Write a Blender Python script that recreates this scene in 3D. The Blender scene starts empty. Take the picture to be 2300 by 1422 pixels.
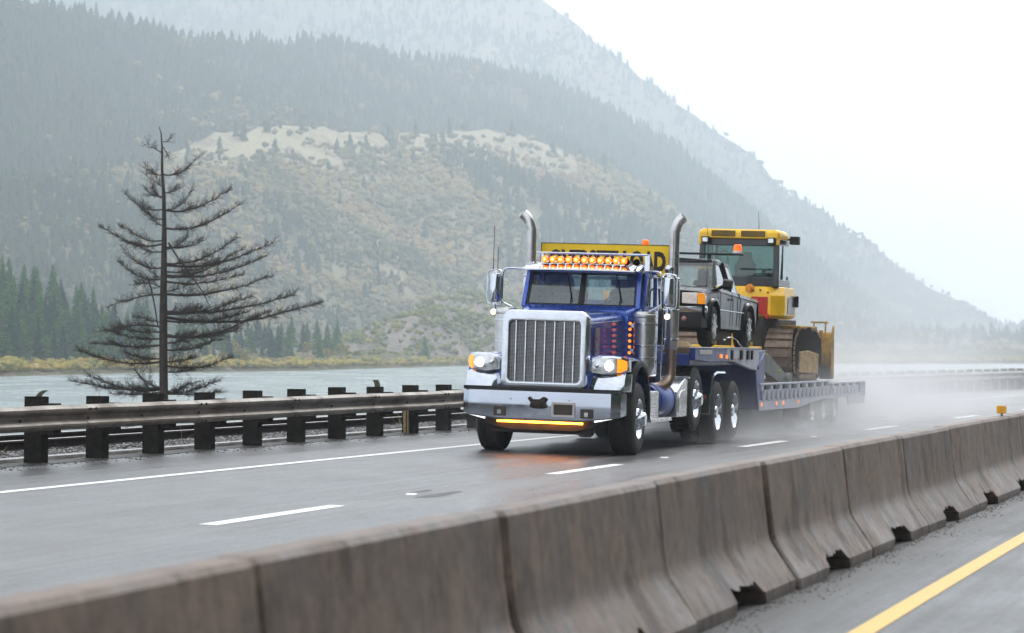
import bpy, bmesh, math, random
import numpy as np
from mathutils import Vector, Matrix, noise as mnoise
R = random.Random(7)
pi = math.pi
scene = bpy.context.scene
COL = scene.collection

# ------------------------------------------------------------------ camera, sky, sun, exposure
CAM_H = 1.4766
cam_data = bpy.data.cameras.new('camera')
cam_data.sensor_width = 36.0
cam_data.lens = 6589.0 / 2300 * 36
cam_data.shift_y = (798.1 - 711) / 2300
cam_data.clip_start = 0.1
cam_data.clip_end = 30000
cam_data.dof.use_dof = True
cam_data.dof.focus_distance = 47
cam_data.dof.aperture_fstop = 3.9
cam = bpy.data.objects.new('camera', cam_data)
cam.location = (0, 0, CAM_H)
cam.rotation_euler = (pi / 2, 0, 0)
COL.objects.link(cam)
scene.camera = cam

SUN_EL, SUN_AZ = math.radians(42), math.radians(28)     # azimuth from +Y towards +X
world = bpy.data.worlds.new('World')
scene.world = world
world.use_nodes = True
wn, wl = world.node_tree.nodes, world.node_tree.links
wn.clear()
sky = wn.new('ShaderNodeTexSky')
sky.sky_type = 'NISHITA'
sky.sun_disc = False
sky.sun_elevation = SUN_EL
sky.sun_rotation = SUN_AZ
sky.air_density = 1.0
sky.dust_density = 6.0
sky.ozone_density = 1.0
# an overcast sheet: most of the blue is covered by even white cloud
hsv = wn.new('ShaderNodeHueSaturation')
hsv.inputs['Saturation'].default_value = 0.15
wl.new(sky.outputs[0], hsv.inputs['Color'])
tc = wn.new('ShaderNodeTexCoord')
nz = wn.new('ShaderNodeTexNoise')
nz.inputs['Scale'].default_value = 2.2
nz.inputs['Detail'].default_value = 5
wl.new(tc.outputs['Generated'], nz.inputs['Vector'])
ramp = wn.new('ShaderNodeValToRGB')
ramp.color_ramp.elements[0].position = 0.3
ramp.color_ramp.elements[0].color = (8.8, 8.9, 9.0, 1)
ramp.color_ramp.elements[1].position = 0.7
ramp.color_ramp.elements[1].color = (11.5, 11.5, 11.5, 1)
wl.new(nz.outputs['Fac'], ramp.inputs['Fac'])
mx = wn.new('ShaderNodeMixRGB')
mx.inputs['Fac'].default_value = 0.75
wl.new(hsv.outputs[0], mx.inputs[1])
wl.new(ramp.outputs[0], mx.inputs[2])
bg = wn.new('ShaderNodeBackground')
bg.inputs["Strength"].default_value = 0.13
wl.new(mx.outputs[0], bg.inputs['Color'])
wo = wn.new('ShaderNodeOutputWorld')
wl.new(bg.outputs[0], wo.inputs['Surface'])

sun_d = bpy.data.lights.new('sun', 'SUN')
sun_d.energy = 1.2
sun_d.angle = math.radians(25)
sun_d.color = (1.0, 0.97, 0.93)
sun = bpy.data.objects.new('sun', sun_d)
sun.rotation_euler = (pi / 2 - SUN_EL, 0, pi - SUN_AZ)
COL.objects.link(sun)

scene.view_settings.view_transform = 'Standard'
scene.view_settings.look = 'None'
scene.view_settings.gamma = 1.0
scene.view_settings.exposure = 0.62
scene.view_settings.use_curve_mapping = False
scene.render.engine = 'CYCLES'
cy = scene.cycles
cy.use_denoising = True
try:
    cy.denoiser = 'OPENIMAGEDENOISE'
except Exception:
    pass
cy.max_bounces = 8
cy.diffuse_bounces = 3
cy.glossy_bounces = 4
cy.transmission_bounces = 6
cy.transparent_max_bounces = 8
cy.volume_bounces = 2
cy.sample_clamp_indirect = 6
cy.caustics_reflective = False
cy.caustics_refractive = False
cy.volume_max_steps = 256

# ------------------------------------------------------------------ materials
def srgb(h):
    return tuple(((int(h[i:i + 2], 16) / 255) ** 2.2) for i in (0, 2, 4))

MATS = {}
def mat(name, col, rough=0.5, metal=0.0, var=0.12, vscale=6.0, coat=0.0, emit=None, estr=0.0, bump=0.0, bscale=40.0,
        spec=0.5, trans=0.0, ior=1.45, rvar=0.0, alpha=1.0, dirt=None, dirt_amt=0.0, dirt_scale=3.0):
    m = bpy.data.materials.new(name)
    m.use_nodes = True
    nt = m.node_tree
    p = nt.nodes['Principled BSDF']
    p.inputs['Base Color'].default_value = (*col, 1)
    p.inputs['Roughness'].default_value = rough
    p.inputs['Metallic'].default_value = metal
    p.inputs['Coat Weight'].default_value = coat
    p.inputs['Coat Roughness'].default_value = 0.06
    p.inputs['Specular IOR Level'].default_value = spec
    p.inputs['Transmission Weight'].default_value = trans
    p.inputs['IOR'].default_value = ior
    p.inputs['Alpha'].default_value = alpha
    if emit:
        p.inputs['Emission Color'].default_value = (*emit, 1)
        p.inputs['Emission Strength'].default_value = estr
    c = nt.nodes.new('ShaderNodeTexCoord')
    n = nt.nodes.new('ShaderNodeTexNoise')
    n.inputs['Scale'].default_value = vscale
    n.inputs['Detail'].default_value = 6
    nt.links.new(c.outputs['Object'], n.inputs['Vector'])
    out = None
    if var:
        r = nt.nodes.new('ShaderNodeMapRange')
        r.inputs['From Min'].default_value = 0.3
        r.inputs['From Max'].default_value = 0.7
        r.inputs['To Min'].default_value = 1 - var
        r.inputs['To Max'].default_value = 1 + var
        nt.links.new(n.outputs['Fac'], r.inputs['Value'])
        h = nt.nodes.new('ShaderNodeHueSaturation')
        h.inputs['Color'].default_value = (*col, 1)
        nt.links.new(r.outputs[0], h.inputs['Value'])
        out = h.outputs[0]
    if dirt:
        n2 = nt.nodes.new('ShaderNodeTexNoise')
        n2.inputs['Scale'].default_value = dirt_scale
        n2.inputs['Detail'].default_value = 9
        n2.inputs['Roughness'].default_value = 0.65
        nt.links.new(c.outputs['Object'], n2.inputs['Vector'])
        r2 = nt.nodes.new('ShaderNodeMapRange')
        r2.inputs['From Min'].default_value = 0.42
        r2.inputs['From Max'].default_value = 0.68
        r2.inputs['To Max'].default_value = dirt_amt
        nt.links.new(n2.outputs['Fac'], r2.inputs['Value'])
        x = nt.nodes.new('ShaderNodeMixRGB')
        nt.links.new(r2.outputs[0], x.inputs[0])
        if out: nt.links.new(out, x.inputs[1])
        else: x.inputs[1].default_value = (*col, 1)
        x.inputs[2].default_value = (*dirt, 1)
        out = x.outputs[0]
        r3 = nt.nodes.new('ShaderNodeMapRange')
        r3.inputs['From Min'].default_value = 0.42
        r3.inputs['From Max'].default_value = 0.68
        r3.inputs['To Min'].default_value = rough
        r3.inputs['To Max'].default_value = min(1, rough + 0.5 * dirt_amt)
        nt.links.new(n2.outputs['Fac'], r3.inputs['Value'])
        nt.links.new(r3.outputs[0], p.inputs['Roughness'])
    if out: nt.links.new(out, p.inputs['Base Color'])
    if bump:
        n3 = nt.nodes.new('ShaderNodeTexNoise')
        n3.inputs['Scale'].default_value = bscale
        n3.inputs['Detail'].default_value = 5
        nt.links.new(c.outputs['Object'], n3.inputs['Vector'])
        b = nt.nodes.new('ShaderNodeBump')
        b.inputs['Strength'].default_value = bump
        b.inputs['Distance'].default_value = 0.02
        nt.links.new(n3.outputs['Fac'], b.inputs['Height'])
        nt.links.new(b.outputs[0], p.inputs['Normal'])
    MATS[name] = m
    return m

# ------------------------------------------------------------------ mesh builder
class MB:
    def __init__(s):
        s.v = []; s.f = []
    def add(s, vs, fs):
        o = len(s.v); s.v += [tuple(q) for q in vs]; s.f += [tuple(i + o for i in f) for f in fs]; return s
    def box(s, x0, x1, y0, y1, z0, z1):
        return s.add([(x0,y0,z0),(x1,y0,z0),(x1,y1,z0),(x0,y1,z0),(x0,y0,z1),(x1,y0,z1),(x1,y1,z1),(x0,y1,z1)],
                     [(0,3,2,1),(4,5,6,7),(0,1,5,4),(1,2,6,5),(2,3,7,6),(3,0,4,7)])
    def bar(s, a, b, w, h=None, up=(0,0,1)):
        h = h or w; a, b = Vector(a), Vector(b); d = (b - a).normalized(); u = Vector(up)
        if abs(d.dot(u)) > .98: u = Vector((0, 1, 0))
        x = d.cross(u).normalized(); u = x.cross(d).normalized()
        vs = [p + x * sx * w / 2 + u * sy * h / 2 for p in (a, b) for sx, sy in ((-1,-1),(1,-1),(1,1),(-1,1))]
        return s.add(vs, [(0,1,2,3),(7,6,5,4),(0,4,5,1),(1,5,6,2),(2,6,7,3),(3,7,4,0)])
    def tube(s, pts, r, n=10, caps=True, smooth=0):
        pts = [Vector(p) for p in pts]
        if smooth:
            q = []
            m = len(pts)
            for i in range(m - 1):
                p0, p1, p2, p3 = pts[max(i-1,0)], pts[i], pts[i+1], pts[min(i+2,m-1)]
                for k in range(smooth):
                    t = k / smooth
                    q.append(.5*((2*p1)+(p2-p0)*t+(2*p0-5*p1+4*p2-p3)*t*t+(-p0+3*p1-3*p2+p3)*t**3))
            q.append(pts[-1]); pts = q
        m = len(pts); rr = r if isinstance(r, (list, tuple)) else [r] * m
        if len(rr) != m: rr = [rr[0] + (rr[-1]-rr[0]) * i / (m-1) for i in range(m)]
        u = None; vs = []; fs = []
        for i, p in enumerate(pts):
            d = (pts[min(i+1,m-1)] - pts[max(i-1,0)]).normalized()
            if u is None:
                u = d.orthogonal().normalized()
            else:
                u = (u - d * u.dot(d))
                u = u.normalized() if u.length > 1e-6 else d.orthogonal().normalized()
            w = d.cross(u)
            for k in range(n):
                a = 2 * pi * k / n
                vs.append(p + (u * math.cos(a) + w * math.sin(a)) * rr[i])
        for i in range(m - 1):
            for k in range(n):
                a, b = i*n+k, i*n+(k+1) % n
                fs.append((a, b, b+n, a+n))
        if caps:
            fs.append(tuple(range(n))[::-1]); fs.append(tuple(range((m-1)*n, m*n)))
        return s.add(vs, fs)
    def cyl(s, a, b, r, r2=None, n=16, caps=True):
        return s.tube([a, b], [r, r if r2 is None else r2], n, caps)
    def lathe(s, prof, c, axis='x', n=24, sgn=1):
        # prof: (along axis, radius)
        vs = []; fs = []; m = len(prof)
        for (a, r) in prof:
            for k in range(n):
                t = 2*pi*k/n; p, q = r*math.cos(t), r*math.sin(t)
                if axis == 'x': v = (c[0]+sgn*a, c[1]+p, c[2]+q)
                elif axis == 'y': v = (c[0]+p, c[1]+sgn*a, c[2]+q)
                else: v = (c[0]+p, c[1]+q, c[2]+sgn*a)
                vs.append(v)
        for i in range(m-1):
            for k in range(n):
                a, b = i*n+k, i*n+(k+1) % n
                fs.append((a, b, b+n, a+n))
        return s.add(vs, fs)
    def prism(s, poly, axis, a0, a1):
        # poly in the two other axes (x:(y,z) y:(x,z) z:(x,y))
        n = len(poly)
        def P(q, a):
            return {'x': (a, q[0], q[1]), 'y': (q[0], a, q[1]), 'z': (q[0], q[1], a)}[axis]
        vs = [P(q, a0) for q in poly] + [P(q, a1) for q in poly]
        fs = [tuple(range(n)), tuple(range(2*n-1, n-1, -1))] + [(i, i+n, (i+1) % n+n, (i+1) % n) for i in range(n)]
        return s.add(vs, fs)
    def loft(s, rings, closed=True, caps=True):
        m, n = len(rings), len(rings[0]); vs = [v for r in rings for v in r]; fs = []
        for i in range(m-1):
            for k in range(n if closed else n-1):
                a, b = i*n+k, i*n+(k+1) % n
                fs.append((a, b, b+n, a+n))
        if caps:
            fs.append(tuple(range(n))[::-1]); fs.append(tuple(range((m-1)*n, m*n)))
        return s.add(vs, fs)
    def ball(s, c, r, nu=12, nv=8, sc=(1,1,1), jit=0, rnd=None):
        vs = []; fs = []
        for j in range(nv+1):
            t = pi*j/nv
            for i in range(nu):
                a = 2*pi*i/nu; k = r*(1+(jit*(rnd.random()-.5) if jit else 0))
                vs.append((c[0]+k*sc[0]*math.sin(t)*math.cos(a), c[1]+k*sc[1]*math.sin(t)*math.sin(a), c[2]+k*sc[2]*math.cos(t)))
        for j in range(nv):
            for i in range(nu):
                a, b = j*nu+i, j*nu+(i+1) % nu
                fs.append((a, a+nu, b+nu, b))
        return s.add(vs, fs)
    def mirror(s):
        o = len(s.v); s.v += [(-a, b, c) for a, b, c in s.v]; s.f += [tuple(i+o for i in f[::-1]) for f in list(s.f)]
        return s
    def mesh(s, name, m, ang=38, fix=True):
        me = bpy.data.meshes.new(name)
        me.from_pydata(s.v, [], s.f)
        if fix:
            bm = bmesh.new(); bm.from_mesh(me)
            bmesh.ops.remove_doubles(bm, verts=bm.verts, dist=1e-5)
            bmesh.ops.recalc_face_normals(bm, faces=bm.faces)
            bm.to_mesh(me); bm.free()
        if m: me.materials.append(m)
        if ang:
            me.shade_smooth()
            me.set_sharp_from_angle(angle=math.radians(ang))
        me.update()
        return me
    def build(s, name, m, parent=None, ang=38, bevel=0, seg=2, fix=True):
        o = bpy.data.objects.new(name, s.mesh(name, m, ang, fix))
        COL.objects.link(o)
        if parent: o.parent = parent
        if bevel:
            b = o.modifiers.new('bevel', 'BEVEL'); b.width = bevel; b.segments = seg; b.limit_method = 'ANGLE'
            b.angle_limit = math.radians(35); b.harden_normals = False
        return o

def tag(o, label=None, cat=None, group=None, kind=None):
    if label: o['label'] = label
    if cat: o['category'] = cat
    if group: o['group'] = group
    if kind: o['kind'] = kind
    return o
def empty(name, parent=None, loc=(0,0,0)):
    o = bpy.data.objects.new(name, None); COL.objects.link(o); o.location = loc
    if parent: o.parent = parent
    return o
def kids(o):
    return [c for c in ALLOBJ() if c.parent is o]
def ALLOBJ():
    return list(COL.objects)
def copy_tree(o, parent=None):
    c = o.copy(); COL.objects.link(c); c.parent = parent
    for ch in list(o.children): copy_tree(ch, c)
    return c
def inst(name, me, parent, loc=(0,0,0), rot=(0,0,0), sc=(1,1,1)):
    o = bpy.data.objects.new(name, me); COL.objects.link(o)
    o.parent = parent; o.location = loc; o.rotation_euler = rot; o.scale = sc
    return o

# ------------------------------------------------------------------ the road's frame: s metres along, d metres to the left of the barrier foot
TH0, KAP, X0 = 0.25907, 0.00065, -3.2107
ZL0, CROSS = -0.327, 0.032
def RC(s, d, z=0.0):
    a = TH0 + KAP * s
    x = (-math.cos(a) + math.cos(TH0)) / KAP + X0 - d * math.cos(a)
    y = (math.sin(a) - math.sin(TH0)) / KAP + d * math.sin(a)
    return (x, y, z)
def zl(d):
    return ZL0 + CROSS * (d - 0.6)
def heading(s): return TH0 + KAP * s
def ribbon(name, m, prof, s0, s1, step, parent=None, wob=None):
    mb = MB(); n = int((s1 - s0) / step) + 1
    rows = []
    for i in range(n):
        s = s0 + i * step
        rows.append([RC(s, d, z + (wob(s, d) if wob else 0)) for d, z in prof])
    mb.loft(rows, closed=False, caps=False)
    o = mb.build(name, m, parent, ang=60, fix=False)
    return o
# ------------------------------------------------------------------ road surface materials
def sd_attr(o, s0, step, n, prof):
    me = o.data
    at = me.attributes.new('sd', 'FLOAT_VECTOR', 'POINT')
    arr = np.zeros((n, len(prof), 3), np.float32)
    arr[:, :, 0] = (s0 + np.arange(n) * step)[:, None]
    arr[:, :, 1] = np.array([p[0] for p in prof])[None, :]
    at.data.foreach_set('vector', arr.ravel())

def strip(name, m, prof, s0, s1, step=2.0, kind='structure'):
    n = int((s1 - s0) / step) + 1
    o = ribbon(name, m, prof, s0, s1, step)
    sd_attr(o, s0, step, n, prof)
    if kind: o['kind'] = kind
    return o

def N(nt, t, **kw):
    n = nt.nodes.new(t)
    for k, v in kw.items():
        if k in n.inputs: n.inputs[k].default_value = v
        else: setattr(n, k, v)
    return n
def maprange(nt, src, a, b, c, d):
    r = nt.nodes.new('ShaderNodeMapRange')
    for k, v in zip(('From Min', 'From Max', 'To Min', 'To Max'), (a, b, c, d)): r.inputs[k].default_value = v
    nt.links.new(src, r.inputs['Value'])
    return r.outputs[0]
def mixc(nt, fac, a, b, blend='MIX'):
    x = nt.nodes.new('ShaderNodeMixRGB'); x.blend_type = blend
    for k, v in ((0, fac), (1, a), (2, b)):
        if hasattr(v, 'is_linked') or hasattr(v, 'links'): nt.links.new(v, x.inputs[k])
        elif k == 0: x.inputs[k].default_value = v
        else: x.inputs[k].default_value = (*v, 1) if len(v) == 3 else v
    return x.outputs[0]
def math_(nt, op, a, b=None):
    x = nt.nodes.new('ShaderNodeMath'); x.operation = op
    for k, v in ((0, a), (1, b)):
        if v is None: continue
        if hasattr(v, 'links'): nt.links.new(v, x.inputs[k])
        else: x.inputs[k].default_value = v
    return x.outputs[0]
def scaled(nt, vec, sc):
    x = nt.nodes.new('ShaderNodeMapping'); x.inputs['Scale'].default_value = sc
    nt.links.new(vec, x.inputs['Vector']); return x.outputs[0]
def noise(nt, vec, scale, detail=4, rough=0.55):
    n = nt.nodes.new('ShaderNodeTexNoise')
    n.inputs['Scale'].default_value = scale; n.inputs['Detail'].default_value = detail; n.inputs['Roughness'].default_value = rough
    nt.links.new(vec, n.inputs['Vector']); return n.outputs['Fac']

def asphalt_mat(name, base=0.05, wet=1.0):
    m = bpy.data.materials.new(name); m.use_nodes = True
    nt = m.node_tree; p = nt.nodes['Principled BSDF']
    a = nt.nodes.new('ShaderNodeAttribute'); a.attribute_name = 'sd'
    v = a.outputs['Vector']
    long_ = noise(nt, scaled(nt, v, (0.05, 1.3, 1)), 1.0, 6, 0.6)          # wheel tracks along the lane
    long2 = noise(nt, scaled(nt, v, (0.12, 5.0, 1)), 1.0, 5, 0.6)
    patch = noise(nt, scaled(nt, v, (0.5, 0.9, 1)), 1.0, 5)
    grain = noise(nt, v, 55, 3, 0.7)
    grain2 = noise(nt, v, 14, 4, 0.7)
    val = math_(nt, 'ADD', maprange(nt, long_, 0.35, 0.65, 0.5, 1.4), maprange(nt, grain, 0.3, 0.7, -0.5, 0.5))
    c = nt.nodes.new('ShaderNodeHueSaturation'); c.inputs['Color'].default_value = (base, base * 1.0, base * 1.05, 1)
    nt.links.new(val, c.inputs['Value'])
    nt.links.new(c.outputs[0], p.inputs['Base Color'])
    w = math_(nt, 'ADD', math_(nt, 'MULTIPLY', long_, 0.5), math_(nt, 'ADD', math_(nt, 'MULTIPLY', long2, 0.25), math_(nt, 'MULTIPLY', patch, 0.25)))
    r = maprange(nt, w, 0.42, 0.58, 0.29, 0.52)
    r = math_(nt, 'ADD', r, maprange(nt, grain2, 0.3, 0.7, -0.05, 0.09))
    nt.links.new(r, p.inputs['Roughness'])
    p.inputs['Specular IOR Level'].default_value = 0.75 * wet
    b = nt.nodes.new('ShaderNodeBump'); b.inputs['Strength'].default_value = 0.32; b.inputs['Distance'].default_value = 0.003
    nt.links.new(grain, b.inputs['Height'])
    b2 = nt.nodes.new('ShaderNodeBump'); b2.inputs['Strength'].default_value = 0.15; b2.inputs['Distance'].default_value = 0.008
    nt.links.new(grain2, b2.inputs['Height']); nt.links.new(b.outputs[0], b2.inputs['Normal'])
    nt.links.new(b2.outputs[0], p.inputs['Normal'])
    return m
def paint_mat(name, col):
    m = bpy.data.materials.new(name); m.use_nodes = True
    nt = m.node_tree; p = nt.nodes['Principled BSDF']
    a = nt.nodes.new('ShaderNodeAttribute'); a.attribute_name = 'sd'
    v = a.outputs['Vector']
    g = noise(nt, v, 24, 6, 0.75); g2 = noise(nt, scaled(nt, v, (0.6, 4, 1)), 1.0, 5)
    f = math_(nt, 'MULTIPLY', maprange(nt, g, 0.53, 0.66, 0, 0.85), maprange(nt, g2, 0.4, 0.65, 0.2, 1))
    nt.links.new(mixc(nt, f, col, (0.12, 0.12, 0.12)), p.inputs['Base Color'])
    p.inputs['Roughness'].default_value = 0.5
    b = nt.nodes.new('ShaderNodeBump'); b.inputs['Strength'].default_value = 0.3; b.inputs['Distance'].default_value = 0.006
    nt.links.new(g, b.inputs['Height']); nt.links.new(b.outputs[0], p.inputs['Normal'])
    return m
M_ASPH = asphalt_mat('wet_asphalt', 0.085)
M_ASPH2 = asphalt_mat('wet_asphalt_shoulder', 0.045, 0.5)
M_WHITE = paint_mat('white_road_paint', (0.8, 0.8, 0.78))
M_YELL = paint_mat('yellow_road_paint', (0.72, 0.42, 0.07))
M_DIRT = mat('roadside_dirt', (0.06, 0.055, 0.045), rough=0.8, var=0.5, vscale=3, bump=0.6, bscale=8)
M_BANK = mat('river_bank_soil', (0.07, 0.065, 0.045), rough=0.9, var=0.5, vscale=0.6, bump=0.5, bscale=2)

S0, S1 = -60, 420
DASH, EDGE, RAIL = 6.98, 10.64, 13.04
LB = ZL0 + CROSS * (13.4 - .6)
gp = [(-420, 14), (-90, 4), (-40, -0.6), (-16, -0.25), (-13.2, -0.05), (0.0, -0.03), (0.605, -0.03), (0.612, ZL0 - 0.03), (13.5, zl(13.5) - 0.03),
      (13.75, 0.05), (18.2, 0.05), (20.5, -.6), (26, -2.0), (34, -3.9), (60, -7.0)]
strip('ground', M_BANK, gp, S0, S1, 4.0)
strip('road', M_ASPH, [(d, zl(d)) for d in np.linspace(0.62, 13.3, 14)], S0, S1, 2.0)
o = strip('road', M_ASPH2, [(d, 0.0) for d in np.linspace(-13, 0.6, 10)], S0, S1, 2.0)
def line(name, m, d, w, s0, s1, z=None, step=2.0):
    f = (lambda q: zl(q) + 0.004) if z is None else (lambda q: z)
    n = max(2, int(round((s1 - s0) / step)) + 1); step = (s1 - s0) / (n - 1) * 0.999999
    prof = [(d + w / 2, f(d + w / 2)), (d - w / 2, f(d - w / 2))]
    return strip(name, m, prof, s0, s0 + step * (n - 1) + 1e-6, step)
line('road_marking', M_WHITE, EDGE, 0.15, S0, S1)
line('road_marking', M_WHITE, 2.9, 0.12, S0, S1)
line('road_marking', M_YELL, -0.82, 0.14, S0, S1, z=0.004)
line('road_marking', M_WHITE, -8.3, 0.13, S0, S1, z=0.004)
for i in range(-6, 26):
    s = 26.68 + i * 12.19
    line('road_marking', M_WHITE, DASH, 0.19, s, s + 3.7, step=0.6)
    if s > -30: line('road_marking', M_WHITE, -4.6, 0.13, s - 3, s + 0.7, z=0.004, step=0.6)

# gritty debris along the barrier foot and the guardrail foot
M_GRIT = mat('wet_grit', (0.07, 0.065, 0.06), rough=0.45, var=0.6, vscale=30)
def stones(name, m, n, pos, smin, smax, label, cat, seed=3, squash=0.7):
    rg = np.random.RandomState(seed)
    t = np.array([(1,0,0),(-.9,.1,0),(0,1,.1),(.1,-1,0),(0,0,.8),(0,0,-.8)], float)
    tf = np.array([(0,2,4),(2,1,4),(1,3,4),(3,0,4),(2,0,5),(1,2,5),(3,1,5),(0,3,5)])
    P = pos(rg, n)
    sc = smin + (smax - smin) * rg.rand(n) ** 2
    A = rg.rand(n) * 2 * pi
    V = t[None] * (0.75 + 0.5 * rg.rand(n, 6, 1))
    tx = rg.randn(n) * 0.5
    c, s = np.cos(A)[:, None], np.sin(A)[:, None]
    x = V[:, :, 0] * c - V[:, :, 1] * s; y = V[:, :, 0] * s + V[:, :, 1] * c; z = V[:, :, 2] * squash + tx[:, None] * V[:, :, 0] * .6
    V = np.stack([x, y, z], 2) * sc[:, None, None] + P[:, None, :]
    return bulk(name, m, V.reshape(-1, 3), (tf[None] + 6 * np.arange(n)[:, None, None]).reshape(-1, 3), np.repeat(rg.rand(n), 6), label, cat)
def bulk(name, m, V, F, tint, label, cat, smooth=False, kind='stuff'):
    me = bpy.data.meshes.new(name)
    me.vertices.add(len(V)); me.vertices.foreach_set('co', np.asarray(V, np.float32).ravel())
    me.loops.add(F.size); me.loops.foreach_set('vertex_index', np.asarray(F, np.int32).ravel())
    me.polygons.add(len(F)); me.polygons.foreach_set('loop_start', np.arange(0, F.size, 3, dtype=np.int32))
    me.update(calc_edges=True)
    at = me.attributes.new('tint', 'FLOAT', 'POINT'); at.data.foreach_set('value', np.asarray(tint, np.float32))
    me.materials.append(m)
    if smooth: me.shade_smooth()
    o = bpy.data.objects.new(name, me); COL.objects.link(o)
    return tag(o, label, cat, kind=kind)
def tint_mat(name, stops, rough=0.8, nscale=0.0, trans=0.0, namt=0.3, spec=0.05):
    m = bpy.data.materials.new(name); m.use_nodes = True
    nt = m.node_tree; p = nt.nodes['Principled BSDF']
    a = nt.nodes.new('ShaderNodeAttribute'); a.attribute_name = 'tint'
    r = nt.nodes.new('ShaderNodeValToRGB')
    e = r.color_ramp.elements
    while len(e) < len(stops): e.new(0.5)
    for k, (pos, c) in zip(e, stops): k.position = pos; k.color = (*c, 1)
    nt.links.new(a.outputs['Fac'], r.inputs['Fac'])
    out = r.outputs[0]
    if nscale:
        c = nt.nodes.new('ShaderNodeTexCoord')
        q = maprange(nt, noise(nt, c.outputs['Object'], nscale, 4), 0.3, 0.7, 1 - namt, 1 + namt)
        h = nt.nodes.new('ShaderNodeHueSaturation'); nt.links.new(q, h.inputs['Value']); nt.links.new(out, h.inputs['Color']); out = h.outputs[0]
    nt.links.new(out, p.inputs['Base Color'])
    p.inputs['Roughness'].default_value = rough
    p.inputs['Specular IOR Level'].default_value = spec
    return m
M_BALL = tint_mat('wet_ballast_stone', [(0, (0.03, 0.03, 0.035)), (0.4, (0.09, 0.09, 0.095)), (0.75, (0.13, 0.13, 0.13)), (1, (0.28, 0.27, 0.26))], 0.4, spec=0.6)
def rcn(S, D, Z):
    a = TH0 + KAP * S
    return np.stack([(-np.cos(a) + np.cos(TH0)) / KAP + X0 - D * np.cos(a), (np.sin(a) - np.sin(TH0)) / KAP + D * np.sin(a), Z], 1)
def bpos(rg, n):
    s = 20 + 70 * rg.rand(n) ** 0.9; d = 13.85 + 4.3 * rg.rand(n) ** 1.6
    d = np.where((d > 15.42) & (d < 15.62), 15.3, d)
    return rcn(s, d, 0.055 + 0.025 * rg.rand(n))
stones('ballast', M_BALL, 30000, bpos, 0.018, 0.042, 'grey ballast stones lying between the guardrail and the railway rails', 'gravel', 5)
def gpos(rg, n):
    s = 8 + 55 * rg.rand(n); d = -0.01 - np.abs(rg.randn(n)) * (0.05 + .11 * (np.sin(s * 2.06) > .3))
    return rcn(s, d, 0.002 + 0 * s)
M_LEAF = tint_mat('grit_and_leaves', [(0, (0.03, 0.028, 0.025)), (0.7, (0.09, 0.08, 0.07)), (0.93, (0.2, 0.17, 0.12)), (0.97, (0.45, 0.25, 0.05)), (1, (0.5, 0.28, 0.06))], 0.5, spec=.4)
stones('grit', M_LEAF, 5200, gpos, 0.003, 0.014, 'dark grit and leaf litter collected along the foot of the concrete barrier', 'debris', 9, 0.35)
def gpos2(rg, n):
    s = 25 + 70 * rg.rand(n); d = 12.9 - np.abs(rg.randn(n)) * 0.22
    return rcn(s, d, zl(d) + 0.004)
stones('grit', M_LEAF, 2200, gpos2, 0.006, 0.03, 'dark grit washed up along the foot of the guardrail posts', 'debris', 10, 0.35)

# low kerb behind the posts
M_KERB = mat('wet_kerb', (0.3, 0.29, 0.28), rough=0.2, var=0.3, vscale=4)
strip('kerb', M_KERB, [(13.3, zl(13.3) - 0.02), (13.3, zl(13.3) + 0.05), (13.32, zl(13.3) + 0.062), (13.45, zl(13.3) + 0.062), (13.62, 0.06)], 10, 260, 1.0)
# darker strip along the asphalt edge under the guardrail
M_EDGE = mat('asphalt_edge', (0.035, 0.033, 0.03), rough=0.6, var=0.5, vscale=5, bump=0.7, bscale=25)
def wob(s, d): return 0
n_ = int((260 - 10) / 0.5) + 1
mb = MB(); rows = []
for i in range(n_):
    s = 10 + i * 0.5
    w = 0.16 * mnoise.noise(Vector((s * 0.7, 3, 1))) + 0.05 * mnoise.noise(Vector((s * 3, 8, 1)))
    rows.append([RC(s, 13.29, zl(13.29) + 0.006), RC(s, 12.86 + w, zl(12.86 + w) + 0.006)])
mb.loft(rows, closed=False, caps=False)
tag(mb.build('pavement_edge', M_EDGE, ang=60), kind='structure')

# ------------------------------------------------------------------ railway rails
M_RAILS = mat('rusty_rail_web', (0.02, 0.015, 0.013), rough=0.8, spec=.1, var=0.4, vscale=8)
M_RTOP = mat('worn_rail_head', (0.85, 0.74, 0.72), rough=0.22, metal=1.0, var=0.1)
for k, (d, lab) in enumerate(((15.52, 'steel railway rail with shiny top, the one nearer the guardrail'), (16.98, 'steel railway rail with shiny top, the one nearer the river'))):
    zt = 0.222
    r = strip('railway_rail', M_RAILS, [(d - .075, .062), (d - .075, .075), (d - .012, .095), (d - .012, .18), (d - .036, .19), (d - .036, zt - .004),
              (d - .03, zt), (d + .03, zt), (d + .036, zt - .004), (d + .036, .19), (d + .012, .18), (d + .012, .095), (d + .075, .075), (d + .075, .062)], 0, 300, 2.0, None)
    tag(r, lab, 'rail', 'rails of the track by the river')
    t = strip('rail_head', M_RTOP, [(d - .031, zt + .001), (d - .026, zt + .004), (d + .026, zt + .004), (d + .031, zt + .001)], 0, 300, 2.0, None)
    t.parent = r
tie = MB(); tie.box(-1.3, 1.3, -.11, .11, -.1, .0)
M_TIE = mat('railway_tie_wood', (0.05, 0.04, 0.035), rough=0.7, var=0.4, vscale=12)
tm = tie.mesh('tie', M_TIE)
V = []; F = []
for i in range(300):
    s = 5 + i * 0.6; x, y, z = RC(s, 16.25, 0.068); a = heading(s)
    o = len(V)
    for v in tie.v: V.append((x + v[0] * math.cos(a) + v[1] * math.sin(a), y - v[0] * math.sin(a) + v[1] * math.cos(a), z + v[2]))
    F += [tuple(q + o for q in f) for f in tie.f]
mb = MB(); mb.add(V, F)
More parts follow.
